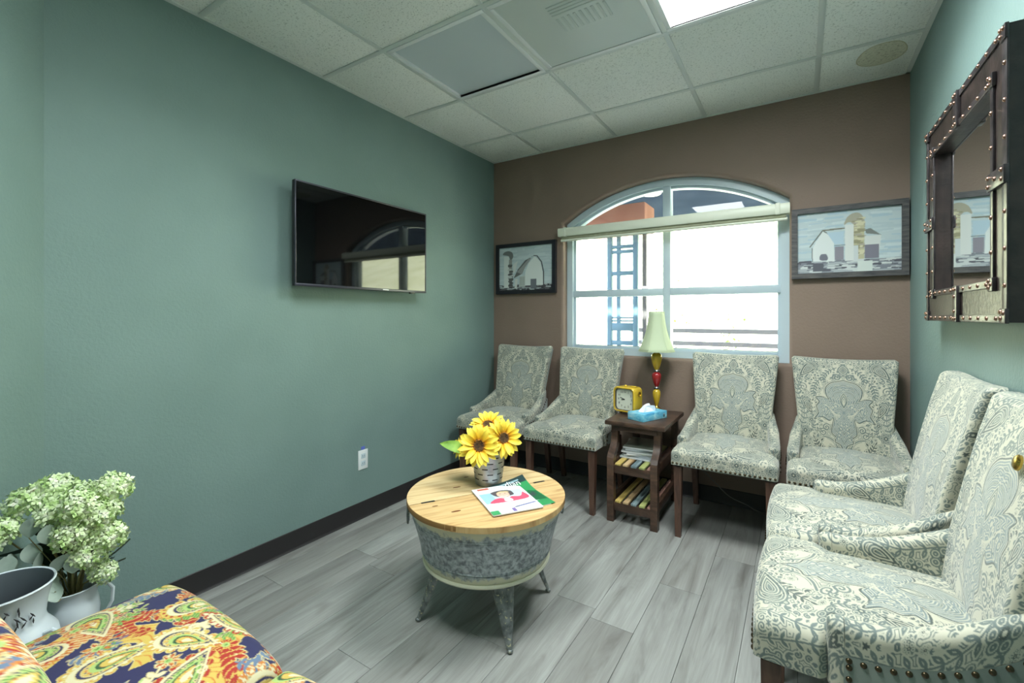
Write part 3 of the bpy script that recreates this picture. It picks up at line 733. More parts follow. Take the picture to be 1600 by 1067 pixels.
    fs = [(0,1,2,3)[::-1], tuple(range(len(vs)-4, len(vs)))]
    for i in range(len(zs)-1):
        for j in range(4): fs.append((i*4+j, i*4+(j+1)%4, i*4+4+(j+1)%4, i*4+4+j))
    out['back_panel'] = m.add(vs, fs).mesh('back_panel', 'velvet')
    # ---- seat frame under the cushion, legs, nails
    out['frame'] = MB().box(-.205, .205, -.255, .17, .385, .43, .004).mesh('seat_frame', 'velvet')
    out['rail'] = MB().box(-.246, .246, -.280, -.180, .393, .410, .004).mesh('seat_rail', 'velvet')
    lg = []
    for sx_, sy_ in ((-1,-1),(1,-1),(-1,1),(1,1)):
        x_, y_ = sx_*.222, (-.262 if sy_ < 0 else .185); xb, yb = x_, (y_ if sy_ < 0 else y_+.07); a_, b_ = .021, .0145
        m = MB(); m.add([(xb-b_,yb-b_,0),(xb+b_,yb-b_,0),(xb+b_,yb+b_,0),(xb-b_,yb+b_,0),(x_-a_,y_-a_,.392),(x_+a_,y_-a_,.392),(x_+a_,y_+a_,.392),(x_-a_,y_+a_,.392)],
                        [(0,3,2,1),(4,5,6,7),(0,1,5,4),(1,2,6,5),(2,3,7,6),(3,0,4,7)]); lg.append(m.mesh('leg', 'legwood'))
    out['legs'] = lg
    nails = []
    for k in range(23): x_ = -.244+.488*k/22; nails.append((Vector((x_, -.2985-.010*(1-(x_/.247)**2), .414)), Vector((0,-1,0))))
    for sd in (-1, 1):
        ys2 = np.linspace(-.115, .205, 14)
        for yv in ys2:
            q1 = min(max((yv+.06)/.265, 0), 1); tz = armtop(yv)-.071-.012*q1
            xo = armx(yv)+armw(yv)+.002
            nails.append((Vector((sd*xo, yv, tz)), Vector((sd,0,0))))
        for k in range(3): nails.append((Vector((sd*(armx(-.115)+armw(-.115)+.002), -.115, .452-.003-.024*k)), Vector((sd,0,0))))
    out['nails'] = nails
    return out
def dome(m, c, n, r=.0065):
    q = n.to_track_quat('Z', 'Y').to_matrix().to_4x4(); q.translation = c
    m.lathe([(r,-.001),(r*.92,r*.22),(r*.7,r*.5),(r*.35,r*.68),(.0004,r*.72)], 10, cap=False, mat=q)
cm = chair_meshes(dm, 'fabric', 'damask', 1.25)
_nm = MB(); dome(_nm, Vector((0,0,0)), Vector((0,0,1))); NAIL = _nm.mesh('nailhead', 'nail')
def upholstered_chair(name, label, loc, rz, group, cm, zs=1, single_nails=False, trim=True):
    t = thing(name, label, 'chair', loc, rz, group); t.scale = (1, 1, zs)
    obj('seat', cm['seat'], t); obj('backrest', cm['backrest'], t); obj('back_panel', cm['back_panel'], t)
    for k in 'lr': obj('arm', cm['arm_'+k], t); obj('side_panel', cm['side'+k], t)
    fr_ = obj('seat_frame', cm['frame'], t); obj('front_rail', cm['rail'], t)
    for l in cm['legs']: obj('leg', l, t)
    if single_nails:
        for c, n in cm['nails']: o = obj('nailhead', NAIL, t, c); o.rotation_euler = n.to_track_quat('Z', 'Y').to_euler()
    elif trim:
        if 'trim' not in cm:
            m = MB()
            for c, n in cm['nails']: dome(m, c, n)
            cm['trim'] = m.mesh('nailhead_trim', 'nail')
        tag(obj('nailhead_trim', cm['trim'], t), None, None, None, 'stuff')
    return t
g = 'cream and grey damask side chairs'
YB = -.345
upholstered_chair('damask_chair', 'damask side chair in the corner by the sage wall, below the small barn picture', (.365, YB, 0), 0, g, cm)
upholstered_chair('damask_chair', 'damask side chair left of the wooden side table', (.935, YB, 0), 0, g, cm)
upholstered_chair('damask_chair', 'damask side chair right of the wooden side table, under the window', (1.885, YB, 0), 0, g, cm)
upholstered_chair('damask_chair', 'damask side chair under the wide barn painting', (2.432, YB, 0), 0, g, cm)
upholstered_chair('damask_chair', 'damask side chair against the right wall, the farther of two', (2.434, -1.222, 0), -PI/2, g, cm, 1.04)
nc = upholstered_chair('damask_chair', 'damask side chair nearest the camera with brass tacks along its velvet side', (2.434, -1.752, 0), -PI/2, g, cm, 1.04, True)
kb = MB(); kb.lathe([(.0,0),(.017,0),(.017,.004),(.012,.008),(.0,.009)], 20); o = kb.build('button', 'brass', nc)
o.location = (.068, .192, .872); o.rotation_euler = (math.radians(76), 0, 0)

# ================================================================== PAISLEY CHAIRS by the near wall (face the window)
def paisley_meshes():
    out = {}
    nx, ny = 260, 270
    xf, bx, sx = wrap_profile(.280, .040, .045, nx); r = .042; y0, yF = -.16, .270; L1 = (yF-r)-y0; Ly = L1+r*PI/2+.045
    t = np.linspace(0, Ly, ny); y = np.where(t < L1, y0+t, np.where(t < L1+r*PI/2, yF-r+r*np.sin(np.clip((t-L1)/r, 0, PI/2)), yF))
    bz = np.where(t < L1, 0, np.where(t < L1+r*PI/2, r*(1-np.cos(np.clip((t-L1)/r, 0, PI/2))), r+(t-L1-r*PI/2)))
    X_, Y_ = np.meshgrid(xf, y, indexing='ij'); BX, BZ = np.meshgrid(bx, bz, indexing='ij'); SX, TT = np.meshgrid(sx, t, indexing='ij')
    FR = X_/.280; V = np.clip((Y_+.16)/.422, 0, 1)
    crown = .034*(1-np.abs(FR)**4)*np.sin(np.clip(V*.86+.07, 0, 1)*PI)**.7
    P = np.stack([X_*(1-.05*(1-V)), Y_+.014*(1-FR**2)*V, .466+crown-np.minimum(np.hypot(BX, BZ), .092)], -1)
    out['seat'] = gridmesh('seat', P, 'paisley', pv.sample(SX+.3, TT+.05))
    nx, nz = 200, 190
    xf, bx, sx = wrap_profile(.255, .03, .03, nx); zt, r = .885, .03; L1 = zt-.36-r; Lz = L1+r*PI/2+.03
    t = np.linspace(0, Lz, nz); z = np.where(t < L1, .36+t, np.where(t < L1+r*PI/2, zt-r+r*np.sin(np.clip((t-L1)/r, 0, PI/2)), zt))
    bz = np.where(t < L1, 0, np.where(t < L1+r*PI/2, r*(1-np.cos(np.clip((t-L1)/r, 0, PI/2))), r+(t-L1-r*PI/2)))
    X_, Z_ = np.meshgrid(xf, z, indexing='ij'); BX, BZ = np.meshgrid(bx, bz, indexing='ij'); SX, TT = np.meshgrid(sx, t, indexing='ij')
    P = np.stack([X_, -.088-.10*(Z_-.4)/.48+.012*np.cos(X_/.255*PI/2)-np.minimum(np.hypot(BX, BZ), .06), Z_], -1)
    out['back'] = gridmesh('backrest', P, 'paisley', pv.sample(SX+.1, TT+.2), flip=True)
    out['panel'] = MB().prism([(-.140,.36),(-.240,.86),(-.250,.86),(-.152,.36)], -.25, .25, 'x').mesh('back_panel', 'darkwood')
    out['frame'] = MB().box(-.245, .245, -.215, .235, .33, .385, .004).mesh('seat_frame', 'darkwood')
    lg = []
    for sx_, sy_ in ((-1,1),(1,1),(-1,-1),(1,-1)):
        x_, y_ = sx_*.215, sy_*.20; a_, b_ = .022, .015
        lg.append(MB().add([(x_-b_,y_-b_,0),(x_+b_,y_-b_,0),(x_+b_,y_+b_,0),(x_-b_,y_+b_,0),(x_-a_,y_-a_,.34),(x_+a_,y_-a_,.34),(x_+a_,y_+a_,.34),(x_-a_,y_+a_,.34)],
                        [(0,3,2,1),(4,5,6,7),(0,1,5,4),(1,2,6,5),(2,3,7,6),(3,0,4,7)]).mesh('leg', 'darkwood'))
    out['legs'] = lg; return out
pm = paisley_meshes()
for xx, lab in ((.985, 'multicoloured paisley chair beside the white pitchers'), (1.563, 'multicoloured paisley chair at the bottom edge, the nearer of two')):
    t = thing('paisley_chair', lab, 'chair', (xx, -2.912, 0), 0, 'multicoloured paisley chairs')
    obj('seat', pm['seat'], t); obj('backrest', pm['back'], t); obj('back_panel', pm['panel'], t); obj('seat_frame', pm['frame'], t)
    for l in pm['legs']: obj('leg', l, t)

# ================================================================== DRUM TABLE
def drum_mat():
    m = newmat('galvanised_cream', (.4,.4,.4), .42, .55); t = NT(m); v = t.coord('Object')
    spots = t.noise(v, 58, 3, .55, .4); c = t.ramp(spots, [(.36, srgb(120,127,131)), (.5, srgb(158,166,169)), (.66, srgb(186,194,197))])
    sep = t.new('ShaderNodeSeparateXYZ'); t.link(v, sep.inputs[0])
    n = t.noise(v, 34, 4, .65); mu = t.new('ShaderNodeMath', operation='MULTIPLY_ADD'); mu.inputs[1].default_value = .075; t.link(n, mu.inputs[0]); t.link(sep.outputs[2], mu.inputs[2])
    f = t.ramp(mu.outputs[0], [(.288, (1,1,1)), (.302, (0,0,0)), (.455, (0,0,0)), (.468, (1,1,1))])
    c = t.mix(f, c, srgb(206,204,176)); t.base(c)
    inv = t.new('ShaderNodeMath', operation='MULTIPLY_ADD'); inv.inputs[1].default_value = -.55; inv.inputs[2].default_value = .55
    t.link(f, inv.inputs[0]); t.link(inv.outputs[0], t.b.inputs['Metallic']); return m
M['drum'] = drum_mat()
M['cream'] = newmat('cream_enamel', srgb(206,206,184), .45)
def worn():
    m = newmat('worn_galvanised', (.4,.4,.4), .45, .5); t = NT(m); v = t.coord('Object')
    c = t.ramp(t.noise(v, 30, 4), [(.35, srgb(92,98,98)), (.65, srgb(150,156,154))])
    t.base(t.mix(t.ramp(t.noise(v, 90, 3), [(.62, (0,0,0)), (.66, (1,1,1))]), c, srgb(200,196,160))); return m
M['worn'] = worn()
TC = (1.118, -1.668)
dt = thing('drum_table', 'round galvanised drum coffee table with hinged pine lid and splayed legs', 'table', (*TC, 0)); dt.scale = (.985, .985, 1.0125)
rz = lambda z: .2630+.262*(z-.24)
bp_ = [(.252,.229),(.258,.232),(rz(.240),.240),(rz(.270),.270),(rz(.35),.35),(.3065,.400),(rz(.43),.43),(rz(.452),.452),(.314,.454),(.256,.236)]
MB().lathe(bp_, 72, cap=False).build('drum', 'drum', dt, 50)
for r_, z_ in ((rz(.268),.268),(rz(.276),.276),(rz(.402),.402),(rz(.411),.411)): MB().lathe([(r_+.0026*math.cos(k*PI/5), z_+.0026*math.sin(k*PI/5)) for k in range(11)], 72, cap=False).build('bead', 'drum', dt)
MB().lathe([(0,.231),(.254,.231),(.254,.237),(0,.237)], 64, cap=False).build('drum_bottom', 'worn', dt)
MB().lathe([(.258,.220),(.266,.223),(.269,.229),(.266,.235),(.258,.237),(.253,.229),(.258,.220)], 72, cap=False).build('bottom_rim', 'cream', dt)
sa = math.radians(58)
for h, (a0, mat) in enumerate(((0, 'pine'), (PI, 'pine2'))):
    # h=0 is the half on the right of the seam
    seg = 40; pts = [(.332*math.cos(a0+PI*k/seg+PI), .332*math.sin(a0+PI*k/seg+PI)) for k in range(seg+1)]
    off = -.0022 if h == 0 else .0022
    lh = MB().prism([(p[0], p[1]+off) for p in pts], .455, .476).build('lid_half', mat, dt, 30); lh.rotation_euler = (0,0,sa)
    for (kx, ky, kr) in (((-.18,-.13,.010),(.10,-.20,.008),(-.24,-.05,.006),(.02,-.09,.005)) if h == 0 else ((.05,.14,.010),(-.10,.10,.009),(-.02,.20,.006))):
        k = MB().lathe([(0,0),(kr,0),(kr,.0008),(0,.0012)], 14).build('knot', 'knot', lh); k.location = (kx, ky, .4757); k.scale = (2.0, .6, 1)
    ed_ = MB().lathe([(.3322,.4552),(.3335,.458),(.3335,.474),(.3322,.4765)], 60, cap=False, a0=a0+PI, a1=a0+2*PI).build('lid_edge', 'pineedge', lh)
for s_ in (-1, 1):
    hg = MB().box(s_*.255-.028, s_*.255+.028, -.006, .006, .4752, .4766, .0003).build('hinge', 'black', dt); hg.rotation_euler = (0,0,sa)
for a in (231.6, 323, 52.6, 142):
    a = math.radians(a); m = MB(); n = 8; vs = []; fs = []
    for k in range(n+1):
        q = k/n; z = .235-(.235-.012)*q; r = .222+.068*q**1.25; w = .040*(1-q)**.9+.0095; dpt = .022*(1-q)+.008
        ring = [(r-dpt, w), (r-dpt*.2, w*.94), (r+.004, w*.35), (r+.006, 0), (r+.004, -w*.35), (r-dpt*.2, -w*.94), (r-dpt, -w)]
        vs += [(p[0]*math.cos(a)-p[1]*math.sin(a), p[0]*math.sin(a)+p[1]*math.cos(a), z) for p in ring]
    for k in range(n):
        for j in range(6): fs.append((k*7+j, k*7+j+1, k*7+8+j, k*7+7+j))
    fs.append(tuple(range(7))); fs.append(tuple(range(n*7, n*7+7))); fs += [(k*7, k*7+6, k*7+13, k*7+7) for k in range(n)]
    lg = m.add(vs, fs).build('leg', 'worn', dt, 60)
    MB().ball((.288*math.cos(a), .288*math.sin(a), .008), .012, 12, 8, (1,1,.66)).build('foot', 'worn', lg)
for a in (math.radians(221), math.radians(41)):
    h = MB(); pts = [(.0, .034*math.cos(k*2*PI/20), -.034+.034*math.sin(k*2*PI/20)) for k in range(21)]; h.tube(pts, .0042, 8, False); ho = h.build('ring_handle', 'worn', dt)
    ho.location = (.328*math.cos(a), .328*math.sin(a), .438); ho.rotation_euler = (0,0,a)
    k = MB().box(-.022, .004, -.013, .013, -.010, .012, .003).build('handle_bracket', 'cream', ho)

# pail of sunflowers
M['zinc'] = noisy('zinc_pail', srgb(150,155,156), srgb(178,183,184), 20, .38, metal=.7)
M['slot'] = newmat('dark_slot', srgb(30,30,32), .8)
VC = (1.068, -1.583, .4835)
pl = thing('zinc_pail', 'small slotted zinc pail on the drum table', 'pail', VC)
def pr_(z): return .058+.018*z/.148
MB().lathe([(.0,.0),(.056,.0),(.058,.003)]+[(pr_(z), z) for z in (.03,.07,.11,.144)]+[(.0785,.146),(.0785,.150),(.074,.150),(.072,.14),(.055,.01),(0,.008)], 48, cap=False).build('body', 'zinc', pl)
for rw in range(5):
    z = .030+rw*.024; n = 9
    for k in range(n):
        a = 2*PI*(k+.5*(rw % 2))/n+.2; r = pr_(z)+.0003; da = .0125/r; m = MB(); vs = []
        for q in range(5):
            b = a-da+2*da*q/4
            vs += [(r*math.cos(b), r*math.sin(b), z-.0022), ((r+.0006)*math.cos(b), (r+.0006)*math.sin(b), z), (r*math.cos(b), r*math.sin(b), z+.0022)]
        fs = []
        for q in range(4): fs += [(q*3, q*3+3, q*3+4, q*3+1), (q*3+1, q*3+4, q*3+5, q*3+2)]
        m.add(vs, fs).build('slot', 'slot', pl)
def petal_mat():
    m = newmat('sunflower_petal', srgb(250,205,30), .6); t = NT(m); v = t.coord('Object'); sep = t.new('ShaderNodeSeparateXYZ'); t.link(v, sep.inputs[0])
    mu = t.new('ShaderNodeMath', operation='MULTIPLY'); mu.inputs[1].default_value = 11; t.link(sep.outputs[0], mu.inputs[0])
    t.base(t.ramp(mu.outputs[0], [(.18, srgb(214,124,24)), (.36, srgb(244,200,40)), (.7, srgb(248,226,84))])); return m
M['petal'] = petal_mat()
M['disc'] = noisy('sunflower_disc', srgb(40,24,14), srgb(96,66,26), 120, .9, .8, 260, .004)
M['discrim'] = noisy('sunflower_rim', srgb(96,60,16), srgb(170,120,40), 150, .9, .8, 260, .004)
M['gleaf'] = noisy('green_leaf', srgb(96,140,44), srgb(140,180,70), 20, .6)
def petal_mesh(L, w, r0, lift):
    P = np.zeros((7, 5, 3))
    for i in range(7):
        q = i/6; ww = w*math.sin(PI*min(.12+q*.84, 1))**.8*(1 if q < .95 else .25)
        for j in range(5): s_ = (j-2)/2; P[i, j] = (r0+L*q, s_*ww, lift*math.sin(q*1.6)+.12*L*s_*s_*(1-q)-.10*L*q*q)
    return gridmesh('petal', P, 'petal')
PMA, PMB = petal_mesh(.064, .0125, .018, .012), petal_mesh(.056, .011, .017, .024)
def sunflower(label, c, nrm, sc, foot):
    c = Vector(c); t = thing('sunflower', label, 'flower', c, 0, 'yellow sunflowers in the zinc pail'); q = Vector(nrm).normalized().to_track_quat('Z', 'Y'); t.rotation_mode = 'QUATERNION'; t.rotation_quaternion = q; sc *= 1.12; t.scale = (sc,)*3
    for k in range(17):
        a = 2*PI*k/17+random.uniform(-.08,.08); o = obj('petal', PMA, t); o.rotation_euler = (random.uniform(-.2,.2), random.uniform(-.14,.16), a)
    for k in range(13):
        a = 2*PI*k/13+random.uniform(-.1,.1); o = obj('petal', PMB, t, (0,0,.002)); o.rotation_euler = (random.uniform(-.2,.2), random.uniform(-.15,.1), a)
    d = MB().lathe([(0,-.008),(.020,-.006),(.026,.002),(.024,.009),(.019,.012)], 24, cap=False).build('disc_rim', 'discrim', t)
    MB().lathe([(.0195,.0115),(.012,.009),(0,.006)], 24, cap=False).build('disc', 'disc', t)
    inv = Matrix.LocRotScale(c, q, Vector((sc,)*3)).inverted(); f = inv @ Vector(foot)
    MB().tube([(0,0,-.006), (0,0,-.03), f*.5+Vector((0,0,-.02)), f], .0045, 8).build('stem', 'gleaf', t)
    return t
ft = (VC[0], VC[1], VC[2]+.06)
sunflower('front sunflower with dark eye hanging over the pail rim', (1.078, -1.668, .668), (.52,-.80,.34), 1.0, ft)
sunflower('right sunflower of the bunch, facing right', (1.142, -1.580, .690), (.78,-.50,.30), .96, ft)
sunflower('topmost sunflower, facing up at the back', (1.048, -1.560, .728), (.20,-.45,.88), .92, ft)
sunflower('smallest half-hidden sunflower on the left of the bunch', (.985, -1.668, .650), (-.45,-.75,.35), .62, ft)
def leaf_thing(name, label, base, tip, w, mat, cat='leaf', grp=None, roll=-.95):
    base, tip = Vector(base), Vector(tip); d = tip-base; L = d.length; P = np.zeros((9, 5, 3))
    for i in range(9):
        q = i/8
        for j in range(5): s_ = (j-2)/2; P[i, j] = (L*q, s_*w*math.sin(PI*min(q*.97+.02, 1))**.85, .12*L*math.sin(q*PI)-.3*w*(1-s_*s_)*.6)
    o = obj(name, gridmesh(name, P, mat)); o.location = base; o.rotation_mode = 'QUATERNION'; o.rotation_quaternion = d.to_track_quat('X', 'Z') @ Matrix.Rotation(roll, 3, 'X').to_quaternion(); return tag(o, label, cat, grp)
leaf_thing('sunflower_leaf', 'long green leaf sticking out left of the sunflowers', (1.03,-1.64,.622), (.912,-1.73,.668), .026, 'gleaf')
leaf_thing('sunflower_leaf', 'small pale green leaf between the two big sunflowers', (1.10,-1.615,.63), (1.125,-1.655,.655), .014, 'gleaf')

# magazines on the drum table
def flat_print(name, cv, w, h, nx, ny, mat, parent, z=0, bendfn=None):
    X_, Y_ = np.meshgrid(np.linspace(0, w, nx), np.linspace(0, h, ny), indexing='ij')
    Z_ = np.full_like(X_, z) if bendfn is None else z+bendfn(X_, Y_)
    return obj(name, gridmesh(name, np.stack([X_, Y_, Z_], -1), mat, cv.sample(X_, Y_)), parent)
C_ = lambda *a: np.array(srgb(*a))
mw, mh = .205, .262
cv1 = Cv(0, mw, 0, mh, .001, C_(236,238,240))
cv1.rect(.01,.19,.10,.20, C_(190,214,226)); cv1.rect(.01,.06,.10,.20, C_(150,190,214)); cv1.fill(cr([(.06,.19),(.07,.205),(.11,.212),(.145,.20),(.15,.17),(.14,.15),(.08,.15)], 6, True), C_(86,80,84))
cv1.ell((.105,.168), .026, .034, C_(226,180,160)); cv1.fill(cr([(.10,.20),(.13,.195),(.135,.18),(.11,.188),(.08,.185)], 6, True), C_(206,186,140))
cv1.fill(cr([(.035,.098),(.05,.13),(.08,.138),(.105,.125),(.13,.138),(.165,.13),(.185,.16),(.192,.16),(.185,.10)], 6, True), C_(214,84,110)); cv1.fill(cr([(.09,.10),(.095,.13),(.105,.138),(.118,.13),(.122,.10)], 6, True), C_(224,214,220))
cv1.stroke(cr([(.09,.154),(.105,.148),(.12,.154)]), .003, C_(240,240,240)); cv1.ell((.095,.178), .004, .0025, C_(70,60,60)); cv1.ell((.117,.178), .004, .0025, C_(70,60,60))
cv1.stroke([(.015,.215),(.12,.215)], .0025, C_(170,178,190)); cv1.rect(.02,.07,.238,.256, C_(196,104,86)); cv1.stroke([(.08,.245),(.19,.245)], .004, C_(120,150,150))
cv1.stroke([(.0,.072),(.205,.072)], .003, C_(120,160,150)); cv1.stroke([(.11,.040),(.195,.055)], .009, C_(92,96,150)); cv1.stroke([(.10,.037),(.12,.041)], .004, C_(40,44,60))
cv1.rect(.0,.032,.0,.034, C_(60,150,96)); cv1.rect(.032,.085,.004,.03, C_(206,226,214)); cv1.rect(.085,.10,.004,.034, C_(120,100,160))
mag = thing('magazine', 'white-covered magazine with a smiling child photo, lying on top', 'magazine', (1.285, -1.858, .4866), math.radians(55.3), 'magazines on the drum table')
MB().box(0, mw, 0, mh, 0, .004).build('pages', newmat('paper', srgb(226,228,228), .7), mag)
flat_print('cover', cv1, mw, mh, 130, 165, 'print', mag, .0044)
cv2 = Cv(0, mw, 0, mh, .001, C_(52,140,84))
cv2.rect(0,.205,.225,.262, C_(36,60,60)); cv2.stroke([(.03,.245),(.17,.245)], .008, C_(150,180,190)); cv2.ell((.15,.10), .042, .05, C_(186,206,200)); cv2.ell((.09,.15), .03, .025, C_(80,170,90)); cv2.fill([(.1,.06),(.2,.05),(.2,.14),(.17,.16)], C_(28,96,58))
for k in range(5): cv2.ell((.13+.012*k,.12-.01*(k % 2)), .006, .02, C_(60,70,72))
mag2 = thing('magazine', 'green-covered magazine with a curled corner, lying underneath', 'magazine', (1.318, -1.800, .4828), math.radians(61), 'magazines on the drum table')
curl = lambda X_, Y_: .03*np.clip((X_*.5+Y_-.235)/.13, 0, 1)**2
MB().box(0, mw*.9, 0, mh*.7, 0, .0028).build('pages', M['print'] if False else newmat('paper_edge', srgb(222,224,222), .7), mag2)
flat_print('cover', cv2, mw, mh, 110, 140, 'print', mag2, .0034, curl)
def text_mesh(body, size, mat, parent, loc, rot=(0,0,0), name='lettering', align='CENTER', ext=.0003):
    cu = bpy.data.curves.new('lettering', 'FONT'); cu.body = body; cu.size = size; cu.align_x = align; cu.align_y = 'CENTER'; cu.extrude = ext
    tmp = bpy.data.objects.new('tmp_text', cu); COL.objects.link(tmp); dg = bpy.context.evaluated_depsgraph_get(); me_ = bpy.data.meshes.new_from_object(tmp.evaluated_get(dg)); bpy.data.objects.remove(tmp); bpy.data.curves.remove(cu)
    me_.materials.clear(); me_.materials.append(M[mat]); return obj(name, me_, parent, loc, rot)
text_mesh('dian', .046, 'white', mag2, (.135, .226, .0145), (.30,0,0))

# ================================================================== TELEVISION, OUTLET, CORD
tv = thing('television', 'black flat television mounted on the sage wall', 'television', (0, -1.424, 1.372))
tvw, tvh = .470, .533
m = MB(); m.box(.078, .100, -tvw, tvw, 0, tvh, .004); m.build('back_shell', 'black', tv)
bz_ = MB()
for b in ((-tvw,tvw,0,.013),(-tvw,tvw,tvh-.008,tvh),(-tvw,-tvw+.008,.013,tvh-.008),(tvw-.008,tvw,.013,tvh-.008)): bz_.box(.100, .106, b[0], b[1], b[2], b[3], .0012)
bz_.build('bezel', 'bezel', tv)
MB().box(.100, .1035, -tvw+.008, tvw-.008, .013, tvh-.008).build('screen', 'screen', tv)
MB().box(.106, .1066, .095, .140, .004, .009).build('logo', 'white', tv)
MB().box(.084, .098, .33, .37, -.008, .001, .002).build('sensor', 'black', tv)
MB().box(.0005, .012, -.2, .2, .12, .40, .003).build('wall_plate', 'black', tv); MB().box(.012, .079, -.06, .06, .16, .36, .004).build('mount_arm', 'black', tv)
ot = thing('wall_outlet', 'white double wall outlet with blue tape above it', 'outlet', (0, -1.393, .353))
MB().box(.0004, .006, -.035, .035, -.058, .058, .002).build('cover_plate', 'white', ot)
for z in (-.022, .022):
    s_ = MB().box(.006, .0075, -.016, .016, z-.014, z+.014, .001).build('socket', 'vinyl', ot)
    for y_ in (-.006, .006): MB().box(.0075, .0079, y_-.001, y_+.001, z-.002, z+.006).build('slot', 'slot', s_)
M['tape'] = newmat('blue_tape', srgb(92,110,196), .6)
MB().box(.0004, .0012, -.012, .016, .059, .078).build('tape', 'tape', ot)
cd = MB(); cd.tube([tuple(p) for p in np.column_stack([cr([(1.50,-.05,.45),(1.58,-.045,.28),(1.70,-.04,.20),(1.76,-.045,.15),(1.85,-.05,.075),(1.95,-.06,.045),(2.06,-.06,.012),(2.4,-.06,.006)], 8)[:, k] for k in range(3)])], .0032, 6)
tag(cd.build('power_cord', 'cord'), 'thin grey power cord drooping along the brown wall under the chairs', 'cord')

# ================================================================== PICTURES
def picture(name, label, x0, x1, z0, z1, cv, fw, fmat, dep):
    t = thing(name, label, 'picture', ((x0+x1)/2, 0, z0)); w = (x1-x0)/2; h = z1-z0
    for side in range(4):
        if side == 0: pts = [(-w,0),(w,0),(w-fw,fw),(-w+fw,fw)]
        elif side == 1: pts = [(-w,h),(-w+fw,h-fw),(w-fw,h-fw),(w,h)]
        elif side == 2: pts = [(-w,0),(-w+fw,fw),(-w+fw,h-fw),(-w,h)]
        else: pts = [(w,0),(w,h),(w-fw,h-fw),(w-fw,fw)]
        MB().prism(pts, -dep, -.001, 'y').build('frame_bar', fmat, t, 30)
    nx, nz = 190, 140; X_, Z_ = np.meshgrid(np.linspace(-w+fw-.002, w-fw+.002, nx), np.linspace(fw-.002, h-fw+.002, nz), indexing='ij')
    U = (X_+w-fw)/(2*(w-fw)); V = (Z_-fw)/(h-2*fw)
    obj('painting', gridmesh('painting', np.stack([X_, np.full_like(X_, -dep*.55), Z_], -1), 'canvas', cv.sample(U, V)), t)
    MB().box(-w+fw, w-fw, -dep*.5, -.001, fw, h-fw).build('backing', fmat, t)
R3 = random.Random(3)
def brush(cv, cols, n, x0, x1, y0, y1, l, w):
    for k in range(n):
        x_, y_ = R3.uniform(x0, x1), R3.uniform(y0, y1); c = cols[R3.randrange(len(cols))]; a = R3.uniform(-.12, .12); cv.stroke([(x_-l, y_-a*l), (x_+l, y_+a*l)], w*R3.uniform(.5, 1.4), c)
sk = [C_(186,200,202), C_(196,209,210), C_(178,194,198)]
a = Cv(0, 1, 0, 1, .004, sk[0]); brush(a, sk, 160, 0, 1, .2, 1, .08, .03)
a.fill([(0,0),(1,0),(1,.12),(.8,.10),(0,.08)], C_(72,72,76)); brush(a, [C_(60,60,64), C_(98,98,100), C_(176,184,184)], 90, 0, 1, 0, .12, .03, .03)
a.fill(cr([(.07,.84),(.10,.90),(.18,.92),(.25,.88),(.27,.78),(.22,.70),(.18,.80)], 6, True), C_(116,120,118)); a.rect(.09,.19,.06,.80, C_(212,218,214)); a.rect(.19,.25,.10,.72, C_(150,152,148)); brush(a, [C_(100,102,100), C_(84,84,84), C_(190,194,190)], 26, .20,.24,.10,.6, .02, .04)
a.fill([(.27,.60),(.36,.68),(.30,.40),(.27,.40)], C_(206,212,208)); a.fill([(.28,.28),(.42,.36),(.50,.58),(.62,.75),(.68,.77),(.50,.68),(.36,.48)], C_(104,106,106)); a.fill([(.34,.42),(.56,.70),(.62,.72),(.50,.52),(.44,.36)], C_(150,152,150))
a.fill([(.50,.10),(.50,.40),(.56,.60),(.68,.76),(.78,.62),(.82,.40),(.83,.10)], C_(218,224,220)); a.stroke([(.66,.77),(.72,.76),(.80,.62),(.84,.38),(.84,.12)], .02, C_(72,72,76)); a.rect(.60,.71,.03,.25, C_(108,112,118)); a.fill([(.38,.08),(.50,.08),(.50,.34),(.40,.30)], C_(190,198,192)); a.fill([(.30,.04),(.34,.04),(.36,.26),(.31,.26)], C_(206,210,204))
for k in range(5): a.stroke([(.40+.02*k,.10),(.40+.02*k,.30)], .006, C_(140,146,142))
picture('framed_picture', 'small black-framed barn picture left of the window', .040, .608, 1.402, 1.822, a, .030, 'blackframe', .030)
b = Cv(0, 1, 0, 1, .004, sk[0]); brush(b, sk+[C_(170,192,202)], 190, 0, 1, .18, 1, .08, .03)
b.fill([(0,0),(1,0),(1,.20),(.7,.19),(.5,.17),(0,.18)], C_(140,146,152)); brush(b, [C_(126,130,138), C_(168,174,178), C_(92,94,102), C_(200,206,204)], 120, 0, 1, 0, .19, .05, .03); b.rect(.16,.27,.03,.16, C_(94,96,104)); b.rect(.60,.74,.0,.17, C_(206,214,208))
b.fill(cr([(.47,.76),(.50,.88),(.56,.94),(.62,.93),(.66,.84),(.67,.70),(.60,.74),(.52,.80)], 6, True), C_(168,164,146)); b.rect(.555,.665,.20,.80, C_(186,182,150)); brush(b, [C_(150,146,118), C_(206,202,170), C_(170,164,150)], 50, .57,.65,.22,.85, .02, .03); b.rect(.48,.565,.18,.76, C_(212,216,212)); b.rect(.565,.61,.18,.42, C_(200,206,206))
b.fill([(.67,.28),(.67,.56),(.82,.56),(.80,.28)], C_(206,210,206)); b.rect(.67,.80,.20,.42, C_(126,124,136)); b.fill([(.67,.66),(.72,.68),(.82,.56),(.68,.60)], C_(122,126,122))
